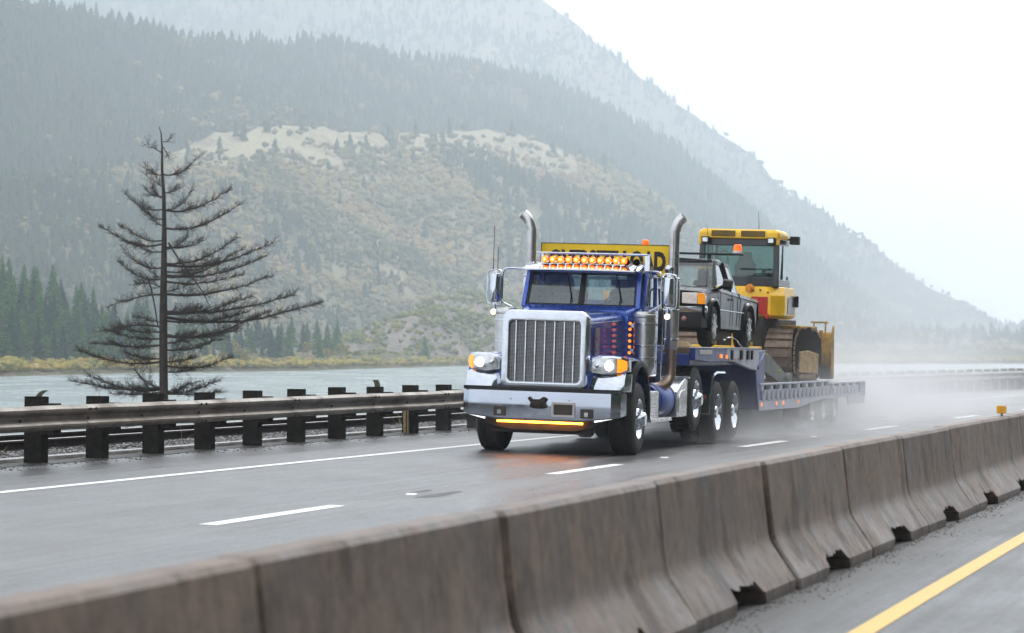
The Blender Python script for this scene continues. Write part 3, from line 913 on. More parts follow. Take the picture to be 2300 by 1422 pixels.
# ridge A: mostly dark conifers
P1, H1, f1 = plant(hillA, 19000, 8, 16, lambda f, px, t: np.clip(0.75 - .5 * f, 0.2, 1), 3)
P2, H2, f2 = plant(hillC, 15000, 9, 20, lambda f, px, t: np.where((t > .74) & (px > 380) & (px < 1300), 0.03, np.clip(0.30 - 1.9 * f + np.where(px < 420, .5, 0), 0.03, 0.95)), 5)
P3, H3, f3 = plant(hillB, 22000, 5, 10, lambda f, px, t: np.clip(0.6 - 1.0 * f - .35 * (t > .7) * (px < 1800), 0.12, 1), 7, pmin=-100)
P = np.concatenate([P1, P2, P3]); H = np.concatenate([H1, H2, H3])
wood('conifer_forest', M_CON, P, H, H * (0.9 + .6 * rg.rand(len(P))), 'c', np.clip(rg.rand(len(P)) * .75 + .12, 0, 1), 'dark misty conifer forest covering the ridge and the mountain sides across the river')
Q1, G1, g1 = plant(hillC, 34000, 5, 10, lambda f, px, t: np.clip(0.5 + 1.3 * f - np.where(px < 350, .28, 0), 0.03, 0.95) * np.where((px > 380) & (px < 1300), np.clip((.90 - t) / .28, .07, 1), 1), 5)
Q2, G2, g2 = plant(hillA, 4500, 6, 11, lambda f, px, t: np.clip(0.05 + 1.2 * f - .2, 0.0, .8) * np.where(px < 700, 1.4, .35), 3)
Q3, G3, g3 = plant(hillB, 7000, 5, 8, lambda f, px, t: np.clip(0.1 + 0.9 * f, 0.02, .6), 7, pmin=900)
P = np.concatenate([Q1, Q2, Q3]); H = np.concatenate([G1, G2, G3])
ti = np.clip(0.40 + 0.5 * nfield(P, 1 / 85., 21) * 1.3 + .13 * rg.randn(len(P)), 0, 1)
wood('autumn_wood', M_BRD, P, H, H * (1.0 + .5 * rg.rand(len(P))), 'b', ti, 'hazy autumn broadleaf woods in yellow and tan on the hillside across the river', 2)
# shrubs on the rocky rise and shore band
Pe, He, fe = plant(hillE, 4200, 3, 8, lambda f, px, t: np.clip(.45 + 1.2 * f, .06, .9), 9, 0, 1, 700, 1420)
n = 5200
px = -200 + 2700 * rg.rand(n); d = 2 + 30 * rg.rand(n) ** 1.8
Y = np.array([shoreY(p) + 14 * fbm(p * .012, 3.1) for p in px]) + d
Ps = np.stack([(px - 1150) / F_ * Y, Y, WZ + .5 + 0.04 * d], 1)
Hs = .7 + 1.2 * rg.rand(n) ** 2
Hs = Hs * (1 + .5 * np.array([fbm(p * .02, 5) for p in px]))
P = np.concatenate([Pe, Ps]); H = np.concatenate([He, Hs])
ti = np.concatenate([np.clip(rg.rand(len(He)) * .5, 0, 1), np.clip(.62 + .17 * rg.randn(n), 0.2, .88)])
M_SHR = tint_mat('autumn_shrubs', [(0, (0.09, 0.11, 0.03)), (0.4, (0.19, 0.19, 0.05)), (0.65, (0.36, 0.28, 0.07)), (0.85, (0.40, 0.27, 0.07)), (1, (0.22, 0.17, 0.15))], 0.9)
wood('shoreline_shrubs', M_SHR, P, H, H * 1.5, 'b', ti, 'band of yellow and ochre autumn shrubs along the far waterline', 4)

# single trees of the near part of the far shore: detailed crowns
def conifer_mesh(name, seed, n_br=260, h=1.0):
    r = random.Random(seed); V = []; F = []; T = []
    for k in range(n_br):
        z = 0.06 + 0.93 * (k / n_br) ** 1.08
        L = (0.20 * (1 - z) ** 0.85 + 0.012) * r.uniform(.55, 1.15)
        a = r.uniform(0, 2 * pi); w = L * r.uniform(.22, .38); dr = r.uniform(.15, .5) * L
        ca, sa = math.cos(a), math.sin(a)
        o = len(V)
        V += [(0, 0, z + .02), (ca * L * .55 - sa * w, sa * L * .55 + ca * w, z - dr * .6), (ca * L, sa * L, z - dr), (ca * L * .55 + sa * w, sa * L * .55 - ca * w, z - dr * .6), (ca * L * .5, sa * L * .5, z - dr * .2 + .012)]
        F += [(o, o + 1, o + 4), (o + 1, o + 2, o + 4), (o + 2, o + 3, o + 4), (o + 3, o, o + 4)]
        T += [r.random()] * 5
    me = bpy.data.meshes.new(name); me.from_pydata(V, [], F)
    at = me.attributes.new('tint', 'FLOAT', 'POINT'); at.data.foreach_set('value', np.array(T, np.float32)); return me
def broad_mesh(name, seed, n=420):
    r = random.Random(seed); V = []; F = []; T = []
    lobes = [(r.uniform(-.2, .2), r.uniform(-.2, .2), r.uniform(.38, .82), r.uniform(.12, .22)) for _ in range(9)]
    for k in range(n):
        c = r.choice(lobes); d = Vector((r.gauss(0, 1), r.gauss(0, 1), r.gauss(0, 1))).normalized() * c[3] * r.uniform(.6, 1.05)
        p = Vector(c[:3]) + d; s = r.uniform(.02, .045)
        u = Vector((r.gauss(0, 1), r.gauss(0, 1), r.gauss(0, 1))).normalized(); w = d.cross(u).normalized() * s; u = d.cross(w).normalized() * s
        o = len(V); V += [p + u + d * .1, p + w, p - u, p - w]; F += [(o, o+1, o+2), (o, o+2, o+3)]; T += [r.random()] * 4
    me = bpy.data.meshes.new(name); me.from_pydata([tuple(v) for v in V], [], F)
    at = me.attributes.new('tint', 'FLOAT', 'POINT'); at.data.foreach_set('value', np.array(T, np.float32)); return me
def trunk_mesh(name, m, r0=.012):
    b = MB(); b.tube([(0, 0, -.05), (0.004, 0, .4), (0, 0, .93)], [r0 * 1.4, r0, r0 * .2], n=6)
    return b.mesh(name, m)
M_BARK = mat('bark', (0.06, 0.045, 0.035), rough=0.9, var=0.4)
M_CON1 = tint_mat('shore_conifer_green', [(0, (0.016, 0.05, 0.010)), (0.6, (0.04, 0.115, 0.018)), (1, (0.08, 0.18, 0.03))], 0.85)
M_CON2 = tint_mat('shore_conifer_bluegreen', [(0, (0.012, 0.034, 0.016)), (1, (0.03, 0.075, 0.035))], 0.85)
M_YEL1 = tint_mat('shore_yellow_leaves', [(0, (0.12, 0.13, 0.03)), (0.6, (0.28, 0.25, 0.06)), (1, (0.42, 0.33, 0.07))], 0.85)
M_OR1 = tint_mat('shore_orange_leaves', [(0, (0.16, 0.08, 0.03)), (1, (0.34, 0.17, 0.06))], 0.85)
cm = [conifer_mesh('crown', 40 + i) for i in range(5)]
for i, me in enumerate(cm): me.materials.append(M_CON1 if i < 3 else M_CON2)
by = [broad_mesh('crown', 60 + i) for i in range(2)]; [me.materials.append(M_YEL1) for me in by]
bo = [broad_mesh('crown', 70 + i) for i in range(2)]; [me.materials.append(M_OR1) for me in bo]
tk = trunk_mesh('trunk', M_BARK)
def shore_tree(px, base_py, top_py, Y, kind, label, group, w=1.0):
    zb = zpy(base_py, Y); h = (base_py - top_py) / F_ * Y
    x, y, z = wpt(px, Y, zb)
    t = empty('conifer_tree' if kind[0] == 'c' else 'autumn_tree', None, (x, y, z))
    tag(t, label, 'tree', group)
    me = R.choice({'c': cm, 'y': by, 'o': bo}[kind[0]])
    inst('crown', me, t, (0, 0, 0), (0, 0, R.uniform(0, 6)), (h * w, h * w, h))
    inst('trunk', tk, t, (0, 0, 0), (0, 0, 0), (h, h, h))
def ground_near(px, Y):
    # height of the shore ground under a tree
    cands = []
    sy = shoreY(px)
    if Y > sy: cands.append(WZ + 1.0 + min(5, (Y - sy) * .045))
    for S in (hillD, hillC):
        if S.x0 <= px <= S.x1:
            fy = S.front(px)[0]; cp, cY = interp(S.crest, px)
            if fy < Y < cY:
                i = int((px - S.x0) / (S.x1 - S.x0) * (S.nx - 1)); j = int((Y - fy) / (cY - fy) * (S.nt - 1))
                cands.append(S.G[i, j][2])
    return max(cands) if cands else WZ
def auto_tree(px, Y, h, kind, label, group, w=1.0):
    z = ground_near(px, Y); py = HZ - (z - CAM_H) * F_ / Y
    shore_tree(px, py + 2, py - h * F_ / Y, Y, kind, label, group, w)
rr = random.Random(5)
gl = 'dark green conifer in the dense stand on the left far shore'
for i in range(120):
    px = rr.uniform(-60, 330); cp, cY = interp(D_CREST, px); fy = shoreY(px) + 20
    t = rr.random() ** .8
    auto_tree(px, fy + (cY - fy) * t, rr.uniform(6.4, 11) * (1.12 if t > .7 else .9), 'c', gl, 'conifers of the dense stand on the left far shore', rr.uniform(1.05, 1.5))
for i, (px, top, Y, k, w) in enumerate([(402, 706, 706, 'c', 1.0), (430, 700, 716, 'c', .95), (455, 712, 701, 'c', 1.05), (556, 716, 744, 'c', 1.0), (580, 702, 753, 'c', 1.1), (605, 715, 744, 'c', 1), (632, 722, 758, 'c', 1.1),
        (655, 708, 763, 'c', 1.2), (690, 722, 763, 'c', 1.0), (712, 716, 773, 'c', 1.1), (735, 724, 782, 'c', 1.1), (530, 722, 744, 'c', 1.1), (505, 730, 734, 'c', 1), (480, 726, 729, 'c', 1.2)]):
    z = ground_near(px, Y); py = HZ - (z - CAM_H) * F_ / Y
    shore_tree(px, py + 3, top, Y, k, 'misty green conifer in the stand right of the dead tree', 'conifers of the middle stand on the far shore', w * 1.3)
for i in range(46):
    px = rr.uniform(385, 775); Y = (shoreY(px) + rr.uniform(30, 110))
    auto_tree(px, Y, rr.uniform(4.5, 10) * Y / 900, 'c', 'misty green conifer in the stand right of the dead tree', 'conifers of the middle stand on the far shore', rr.uniform(1.1, 1.5)) if rr.random() < .8 else auto_tree(px, shoreY(px) + rr.uniform(10, 40), rr.uniform(3, 6.5) * Y / 900, 'y', 'small yellow-green tree among the shoreline shrubs right of the dead tree', 'small yellow-green trees on the far shore', 1.3)
for px, top, Y, k, lab in [(955, 752, 897, 'c', 'lone broad conifer standing on the far waterline between the dead tree and the truck'),
        (872, 768, 992, 'c', 'small hazy far shore conifer, right one of the pair left of the lone shoreline conifer'),
        (820, 770, 992, 'c', 'small hazy far shore conifer, left one of the pair left of the lone shoreline conifer'),
        (690, 762, 716, 'y', 'yellow-green leafy tree behind the shoreline shrubs, tallest of the yellow ones'),
        (632, 790, 696, 'y', 'small pale yellow tree rising from the shoreline shrubs right of the dead tree'),
        (735, 776, 725, 'y', 'rightmost yellow-green leafy tree of the middle far shore stand'),
        (470, 770, 668, 'y', 'yellow-green leafy tree seen just right of the dead tree trunk'),
        (235, 760, 615, 'y', 'green-yellow leafy tree at the right end of the left conifer stand'),
        (62, 712, 615, 'o', 'orange-brown leafy tree among the conifers near the left edge'),
        (38, 690, 620, 'o', 'tallest orange-brown leafy tree among the conifers at the left edge'),
        (88, 735, 605, 'o', 'lowest orange-brown leafy tree among the conifers near the left edge')]:
    z = ground_near(px, Y); py = HZ - (z - CAM_H) * F_ / Y
    shore_tree(px, py + 3, top, Y, k, lab, None, 1.5 if k == 'c' else 1.2)

# ------------------------------------------------------------------ the bare dead conifer on the bank
TY = 88.0
M_DEAD = mat('dead_bark', (0.038, 0.026, 0.020), rough=0.85, var=0.4, vscale=6, bump=0.6, bscale=20)
M_TWIG = mat('dead_twigs', (0.045, 0.029, 0.023), rough=0.9, var=0.4, vscale=6)
dt = empty('dead_conifer', None, wpt(368, TY, -2.2))
tag(dt, 'bare dark dead conifer with upswept twiggy branches standing on the bank behind the guardrail', 'tree')
def dl(px, py, dy=0.0):
    Y = TY + dy
    x, y, z = wpt(px, Y, zpy(py, Y)); return Vector((x - dt.location.x, y - dt.location.y, z - dt.location.z))
trunk_pts = [(368, 1120), (368, 1000), (368, 900), (367, 800), (367, 700), (368, 600), (369, 520), (368, 440), (364, 380), (364, 330), (362, 300), (357, 284)]
PXM = TY / F_
wid = [11, 10.5, 10, 9.5, 9, 7, 5.5, 4.2, 3, 2, 1.4, .8]
tb = MB(); tb.tube([dl(*p) for p in trunk_pts], [w * PXM * 1.0 for w in wid], n=12)
tb.build('trunk', M_DEAD, dt)
# (start y, tip x, tip y, sag, twigginess)
BR = [(318, 385, 305, 4, .3), (330, 378, 352, 5, .4), (345, 327, 322, -4, .3), (392, 443, 358, 9, .8), (392, 325, 370, 6, .8), (420, 350, 385, 6, .6), (432, 402, 420, 4, .8), (440, 320, 418, 6, .6),
      (445, 335, 400, 6, .7), (470, 430, 432, 8, .8), (472, 515, 427, 12, 1.0), (470, 280, 435, 10, .9), (492, 310, 460, 5, .5), (512, 540, 458, 14, 1.0), (505, 330, 470, 6, .6), (540, 275, 510, 8, .9), (548, 230, 512, 14, .9), (560, 425, 530, 4, .9),
      (555, 460, 540, 6, .8), (565, 300, 545, 6, .8), (595, 610, 545, 16, 1.0), (592, 530, 540, 10, 1.0), (600, 275, 560, 12, .7), (618, 600, 575, 14, 1.0), (622, 540, 562, 10, .9), (610, 490, 590, 6, .8), (625, 268, 590, 12, 1.1), (622, 330, 600, 4, .9),
      (632, 545, 617, 10, .9), (660, 612, 620, 12, .9), (655, 420, 640, 2, .6), (662, 242, 690, -4, .8), (648, 300, 640, -10, .9),
      (700, 660, 662, 12, 1.2), (705, 565, 662, 8, 1.3), (700, 450, 690, 3, 1.2), (712, 719, 680, 22, 1.2), (720, 560, 700, 10, 1.2), (735, 225, 745, -8, .9), (725, 300, 712, -2, .8),
      (750, 540, 738, 14, 1.3), (755, 600, 700, 14, 1.0), (745, 260, 735, 4, 1.2), (760, 240, 742, 6, 1.3), (775, 215, 770, 6, 1.2), (785, 495, 760, 8, 1.1), (770, 440, 745, 6, 1.2),
      (812, 175, 788, 12, 1.3), (820, 520, 805, 12, 1.0), (812, 440, 800, 4, 1.3), (805, 280, 792, 4, 1.2), (835, 440, 830, 3, 1.2), (870, 158, 855, 10, 1.4), (875, 200, 845, 10, 1.4), (868, 300, 830, 8, 1.2),
      (880, 487, 855, 8, 1.5), (884, 495, 880, 4, 1.2), (878, 430, 862, 3, 1.3), (905, 330, 935, 6, .8), (915, 440, 925, 4, .9), (930, 290, 958, 6, .6), (925, 470, 955, 8, .6), (880, 250, 885, 4, 1.2)]
rb = random.Random(3)
bb = MB(); tw = MB()
def twig(mb, p, d, L, r, depth):
    # a short bare twig with side shoots, drawn as thin three sided tubes
    n = 3
    pts = [p]; dd = d.normalized()
    for k in range(n):
        dd = (dd + Vector((rb.gauss(0, .22), rb.gauss(0, .22), rb.gauss(.05, .2)))).normalized()
        pts.append(pts[-1] + dd * L / n)
    mb.tube(pts, [r, r * .8, r * .55, r * .3], n=3, caps=False)
    if depth > 0:
        for k in range(1, n + 1):
            for q in range(2 if depth > 1 else 1):
                side = Vector((rb.gauss(0, 1), rb.gauss(0, 1), rb.gauss(.2, .8))).normalized()
                twig(mb, pts[k], dd * .9 + side * .8, L * rb.uniform(.35, .6), r * .6, depth - 1)
branches = []
for (sy, tx, ty, sag, tg) in BR:
    sx = 367
    dy = rb.uniform(-1.0, 1.0) * abs(tx - sx) / 350 * 2.2
    L = math.hypot(tx - sx, ty - sy)
    pts = []
    m = 9
    for k in range(m):
        t = k / (m - 1)
        x = sx + (tx - sx) * t; y = sy + (ty - sy) * t ** 1.5 + sag * math.sin(pi * min(1, t * 1.05)) * .9
        x += rb.gauss(0, 1.2) * t; y += rb.gauss(0, 1.5) * t
        pts.append(dl(x, y, dy * t))
    r0 = (1.2 + L / 120) * PXM
    b_ = MB(); b_.tube(pts, [r0 * (1 - .82 * k / (m - 1)) for k in range(m)], n=6, smooth=0)
    b_.build('branch', M_DEAD, dt)
    nt_ = int(L / 1.9 * tg) + 4
    for k in range(nt_):
        t = rb.uniform(.12, 1.0); i = min(m - 2, int(t * (m - 1))); f = t * (m - 1) - i
        p = pts[i].lerp(pts[i + 1], f); d = (pts[i + 1] - pts[i]).normalized()
        side = Vector((rb.gauss(0, .35), rb.gauss(0, 1.1), rb.gauss(.12, .38)))
        twig(tw, p, d * .9 + side * .8, rb.uniform(9, 30) * PXM * (1.15 - .5 * t), 0.62 * PXM, 2 if rb.random() < .5 else 1)
# two broken limbs hanging down
for pts in ([(378, 545), (400, 580), (430, 620), (455, 655), (472, 690)], [(330, 620), (340, 650), (348, 690), (355, 735)]):
    b_ = MB(); b_.tube([dl(x, y, -.6) for x, y in pts], [2.2 * PXM, 2 * PXM, 1.8 * PXM, 1.4 * PXM, 1 * PXM][:len(pts)], n=6); b_.build('branch', M_DEAD, dt)
tag(tw.build('twigs', M_TWIG, dt, ang=0, fix=False), kind='stuff')
# dry weeds on the bank
wd = MB()
for i in range(260):
    s = rb.uniform(20, 110); d = rb.choice([rb.uniform(13.9, 15.2), rb.uniform(17.3, 20)]) if i < 60 else rb.uniform(18.2, 24)
    z = .08 if d < 18.2 else .05 - (d - 18.2) * .55
    p = Vector(RC(s, d, z))
    for k in range(rb.randint(2, 5)):
        q = p + Vector((rb.gauss(0, .12), rb.gauss(0, .12), rb.uniform(.12, .4)))
        wd.tube([p, (p + q) / 2 + Vector((0, 0, .03)), q], [.004, .003, .0015], n=3, caps=False)
M_WEED = mat('dry_weeds', (0.2, 0.16, 0.1), rough=0.9, var=0.3)
tag(wd.build('dry_weeds', M_WEED, ang=0, fix=False), 'sparse dry weed stalks on the river bank behind the rails', 'weeds', kind='stuff')

# ------------------------------------------------------------------ air: one even haze box round everything
hz = MB(); hz.box(-7000, 7000, -2000, 5400, -24, 1150)
M_HAZE = bpy.data.materials.new('haze_air'); M_HAZE.use_nodes = True
nt = M_HAZE.node_tree; nt.nodes.clear()
pv = nt.nodes.new('ShaderNodeVolumePrincipled'); pv.inputs['Color'].default_value = (0.75, 0.828, 0.905, 1); pv.inputs['Density'].default_value = 0.00034
pv.inputs['Anisotropy'].default_value = 0.5
mo = nt.nodes.new('ShaderNodeOutputMaterial'); nt.links.new(pv.outputs[0], mo.inputs['Volume'])
ho = hz.build('haze', M_HAZE, ang=0)
tag(ho, 'pale grey-blue rain haze filling the valley air', 'haze', kind='stuff')
# ================================================================== vehicles
M_BLUE = mat('deep_blue_truck_paint', (0.010, 0.07, 0.44), rough=0.22, coat=1.0, var=0.08, vscale=3, dirt=(.12, .12, .13), dirt_amt=.28, dirt_scale=5)
M_BLUE.node_tree.nodes['Principled BSDF'].inputs['Metallic'].default_value = 0.35
M_CHR = mat('polished_chrome', (0.58, 0.61, 0.67), rough=0.08, metal=1.0, var=0.05, vscale=3, dirt=(.45, .45, .46), dirt_amt=.35, dirt_scale=5, bump=0.04, bscale=2.5)
M_ALU = mat('polished_aluminium', (0.72, 0.73, 0.75), rough=0.2, metal=1.0, var=0.1, vscale=4, dirt=(.35, .34, .33), dirt_amt=.5, dirt_scale=4)
M_STEEL = mat('brushed_steel', (0.56, 0.55, 0.55), rough=0.27, metal=1.0, var=0.12, vscale=5, dirt=(.3, .27, .24), dirt_amt=.35, dirt_scale=3)
M_PIPE = mat('heat_browned_pipe', (0.32, 0.24, 0.19), rough=0.38, metal=0.9, var=0.25, vscale=3, dirt=(.14, .09, .07), dirt_amt=.7, dirt_scale=4)
M_RUB = mat('tyre_rubber', (0.022, 0.022, 0.023), rough=0.62, var=0.25, vscale=9, dirt=(.085, .083, .08), dirt_amt=.55, dirt_scale=5)
M_BLK = mat('black_plastic', (0.016, 0.016, 0.018), spec=.3, rough=0.5, var=0.2, dirt=(.07, .07, .07), dirt_amt=.35)
M_DARK = mat('grimy_underbody', (0.02, 0.018, 0.018), rough=0.7, var=0.3, dirt=(.06, .05, .045), dirt_amt=.5)
M_GRIL = mat('dark_grille_mesh', (0.30, 0.30, 0.31), rough=0.4, metal=0.7, var=0.15)
M_SEAT = mat('dark_cab_upholstery', (0.05, 0.05, 0.055), rough=0.8, var=0.2)
M_INT = mat('pale_grey_cab_lining', (0.22, 0.22, 0.22), rough=0.8, var=0.15)
M_SIGN = mat('yellow_sign_board', (1.0, 0.64, 0.005), rough=0.45, var=0.06, vscale=2, dirt=(.5, .3, .02), dirt_amt=.3, dirt_scale=3)
M_LET = mat('black_sign_lettering', (0.02, 0.015, 0.012), rough=0.6, var=0.3, vscale=12)
M_AMB = mat('amber_lamp_glow', (1.0, 0.25, 0.02), rough=0.3, var=0, emit=(1.0, 0.10, 0.004), estr=2.6)
M_MARK = mat('amber_marker_glow', (1.0, 0.3, 0.03), rough=0.3, var=0, emit=(1.0, 0.2, 0.01), estr=1.3)
M_AMBHOT = mat('amber_lamp_core', (1.0, 0.7, 0.3), rough=0.3, var=0, emit=(1.0, 0.42, 0.08), estr=5.0)
M_LED = mat('amber_led_strip', (1.0, 0.4, 0.03), rough=0.3, var=0, emit=(1.0, 0.28, 0.015), estr=20.0)
M_TURN = mat('amber_turn_lens', (0.9, 0.35, 0.02), rough=0.2, var=0.1, emit=(1.0, 0.27, 0.015), estr=0.8)
M_HEAD = mat('lit_headlamp', (1, 1, 1), rough=0.2, var=0, emit=(1.0, 0.98, 0.95), estr=10.0)
M_LENS = mat('clear_headlamp_lens', (0.62, 0.63, 0.64), rough=0.12, metal=0.6, var=0.25, vscale=14, coat=1.0)
M_WARM = mat('warm_white_lamp', (1, .8, .55), rough=0.3, var=0, emit=(1.0, 0.75, 0.45), estr=2.2)
M_WLED = mat('white_led_strip', (0.9, 0.9, 0.9), rough=0.3, var=0, emit=(1, 1, 1), estr=1.0)
M_ORG = mat('orange_beacon', (0.9, 0.13, 0.01), rough=0.25, var=0.1, emit=(1.0, 0.12, 0.0), estr=0.7)
M_PLATE = mat('dark_plate', (0.035, 0.02, 0.015), rough=0.35, var=0.3)
M_PFR = mat('pale_plate_frame', (0.5, 0.45, 0.42), rough=0.4, var=0.1)
M_IRON = mat('rusty_dark_iron', (0.035, 0.022, 0.018), rough=0.6, metal=0.3, var=0.4, vscale=15)
def glass_mat(name, tint=(0.75, 0.82, 0.82), refl=1.0, ro=0.02):
    m = bpy.data.materials.new(name); m.use_nodes = True
    nt = m.node_tree; nt.nodes.clear()
    t = nt.nodes.new('ShaderNodeBsdfTransparent'); t.inputs[0].default_value = (*tint, 1)
    g = nt.nodes.new('ShaderNodeBsdfGlossy'); g.inputs['Roughness'].default_value = ro; g.inputs['Color'].default_value = (.95, .97, 1, 1)
    f = nt.nodes.new('ShaderNodeLayerWeight'); f.inputs[0].default_value = .5
    fr5 = math_(nt, 'POWER', f.outputs['Facing'], 4.0)
    c = nt.nodes.new('ShaderNodeTexCoord')
    q = maprange(nt, noise(nt, c.outputs['Object'], 9, 6, 0.7), 0.45, 0.75, 0.0, 0.14)
    fac = math_(nt, 'ADD', math_(nt, 'MULTIPLY', fr5, .9 * refl), 0.07 * refl)
    mix = nt.nodes.new('ShaderNodeMixShader'); nt.links.new(fac, mix.inputs[0]); nt.links.new(t.outputs[0], mix.inputs[1]); nt.links.new(g.outputs[0], mix.inputs[2])
    d = nt.nodes.new('ShaderNodeBsdfDiffuse'); d.inputs['Color'].default_value = (.5, .52, .53, 1)
    m2 = nt.nodes.new('ShaderNodeMixShader'); nt.links.new(q, m2.inputs[0]); nt.links.new(mix.outputs[0], m2.inputs[1]); nt.links.new(d.outputs[0], m2.inputs[2])
    o = nt.nodes.new('ShaderNodeOutputMaterial'); nt.links.new(m2.outputs[0], o.inputs['Surface'])
    return m
M_GLASS = glass_mat('clear_glass')
M_TGLASS = glass_mat('smoked_glass', (0.28, 0.32, 0.32), 1.3)
M_TEAL = glass_mat('green_tinted_glass', (0.45, 0.66, 0.62), 1.0)

# the convoy frame: everything on the rig is measured from the tractor's front axle
PHI, TO, ROLL, TS = .27, (.763, 46.74, -.058), .032, 1.07
def place(o, x, y, z, yaw=0.0, pitch=0.0):
    Mx = Matrix.Translation(TO) @ Matrix.Rotation(-PHI, 4, 'Z') @ Matrix.Rotation(ROLL, 4, 'Y') @ Matrix.Scale(TS, 4) @ Matrix.Translation((x, y, z)) @ Matrix.Rotation(yaw, 4, 'Z') @ Matrix.Rotation(pitch, 4, 'X')
    loc, rot, sc = Mx.decompose()
    o.location = loc; o.rotation_euler = rot.to_euler(); o.scale = sc
    return o

def rrect(x0, x1, z0, z1, r, n=4, top_only=False):
    pts = []
    rb_ = 0.0001 if top_only else r
    for (cx, cz, a0, rr) in ((x1 - r, z1 - r, 0, r), (x0 + r, z1 - r, pi/2, r), (x0 + rb_, z0 + rb_, pi, rb_), (x1 - rb_, z0 + rb_, 3*pi/2, rb_)):
        for k in range(n + 1):
            a = a0 + pi/2 * k / n; pts.append((cx + rr * math.cos(a), cz + rr * math.sin(a)))
    return pts
def ring_plate(outer, inner, axis, a0, a1):
    """a frame: outer and inner outlines with the same number of points, given thickness"""
    b = MB(); n = len(outer)
    def P(q, a): return {'x': (a, q[0], q[1]), 'y': (q[0], a, q[1]), 'z': (q[0], q[1], a)}[axis]
    vs = [P(q, a0) for q in outer] + [P(q, a0) for q in inner] + [P(q, a1) for q in outer] + [P(q, a1) for q in inner]
    fs = []
    for i in range(n):
        j = (i + 1) % n
        fs += [(i, j, n + j, n + i), (2*n + i, 3*n + i, 3*n + j, 2*n + j), (i, 2*n + i, 2*n + j, j), (n + i, n + j, 3*n + j, 3*n + i)]
    return b.add(vs, fs)

# ------------------------------------------------------------------ wheels
def tyre_profile(Rr, W, rim):
    # axial (0 = outer face, -W = inner), radius
    h = W
    pr = [(-.03, rim - .01), (-.012, rim + .01), (-.004, rim + .05), (0, rim + (Rr - rim) * .45), (-.006, rim + (Rr - rim) * .72), (-.03, Rr - .022), (-.055, Rr - .006)]
    n = 5; a, b = -.055, -W + .055
    for k in range(n):
        w = (b - a) / n; s = a + w * k
        pr += [(s, Rr - .002), (s + w * .8, Rr), (s + w * .83, Rr - .014), (s + w * .97, Rr - .014)]
    pr += [(b, Rr - .006), (-W + .03, Rr - .022), (-W + .006, rim + (Rr - rim) * .72), (-W, rim + (Rr - rim) * .45), (-W + .004, rim + .05), (-W + .012, rim + .01), (-W + .03, rim - .01)]
    return pr
def wheel(parent, x, y, z, side, Rr=.53, W=.40, rim=.295, style='hub', dual=False, blocks=False, yaw=0, rm=None, nlug=10):
    w = empty('wheel', parent, (x, y, z))
    if side < 0: w.rotation_euler = (0, 0, pi + yaw)
    else: w.rotation_euler = (0, 0, yaw)
    t = MB(); t.lathe(tyre_profile(Rr, W, rim), (0, 0, 0), 'x', 40)
    if dual: t.lathe([(a - W - .06, r) for a, r in tyre_profile(Rr, W, rim)], (0, 0, 0), 'x', 40)
    if blocks:
        nb = 34
        for k in range(nb):
            a = 2 * pi * k / nb
            for q, (x0, x1) in enumerate(((-.035, -.12), (-.14, -.24), (-.26, -.35))):
                aa = a + (q % 2) * pi / nb
                c, s = math.cos(aa), math.sin(aa)
                hw = pi * Rr / nb * .62
                vs = []
                for xx in (x0, x1):
                    for rr in (Rr - .01, Rr + .014):
                        for e in (-hw, hw): vs.append((xx, rr * c - e * s, rr * s + e * c))
                t.add(vs, [(0, 1, 3, 2), (4, 6, 7, 5), (0, 4, 5, 1), (2, 3, 7, 6), (0, 2, 6, 4), (1, 5, 7, 3)])
    t.build('tyre', M_RUB, w, ang=30)
    r = MB()
    lip = rim
    if style == 'hub':      # lug face close to the outside, hub standing proud
        pr = [(-.03, lip - .004), (-.005, lip + .006), (.0, lip - .004), (-.02, lip - .022), (-.075, lip - .05), (-.085, .19), (-.02, .165), (.0, .155), (.005, .12), (.03, .115), (.075, .10), (.095, .085), (.10, .0)]
        lugx, lugr = -.01, .143
    elif style == 'deep':   # dished drive wheel
        pr = [(-.03, lip - .004), (-.005, lip + .006), (.0, lip - .004), (-.03, lip - .02), (-.17, lip - .045), (-.19, .20), (-.16, .17), (-.15, .12), (-.04, .105), (-.02, .09), (-.015, .0)]
        lugx, lugr = -.155, .145
    else:
        pr = [(-.02, lip), (0, lip + .004), (0, lip - .008), (-.03, lip - .015), (-.05, lip - .03), (-.055, .05), (-.03, .045), (-.025, 0)]
        lugx, lugr = -.05, .06
    r.lathe(pr, (0, 0, 0), 'x', 32)
    if style in ('hub', 'deep'):
        for k in range(10):      # hand holes: dark ovals sunk in the dish
            pass
    r.build('rim', rm or M_CHR, w, ang=30)
    if nlug:
        lm = MB(); lm.cyl((0, 0, 0), (.045, 0, 0), .019, .015, n=8); lme = lm.mesh('lug_nut', M_CHR)
        for k in range(nlug):
            a = 2 * pi * k / nlug
            inst('lug_nut', lme, w, (lugx, lugr * math.cos(a), lugr * math.sin(a)))
        hm = MB(); hm.lathe([(0, .0001), (.004, .022), (0, .026)], (0, 0, 0), 'x', 10); hme = hm.mesh('hand_hole', M_BLK)
        for k in range(nlug if style != 'car' else 0):
            a = 2 * pi * (k + .5) / nlug
            inst('hand_hole', hme, w, (-.078 if style == 'hub' else -.178, .215 * math.cos(a), .215 * math.sin(a)))
    return w

# ------------------------------------------------------------------ the tractor
tr = empty('semi_truck'); place(tr, 0, 0, 0)
tag(tr, 'blue long-nose semi truck with chrome grille, twin exhaust stacks and lit amber roof lamps', 'truck')
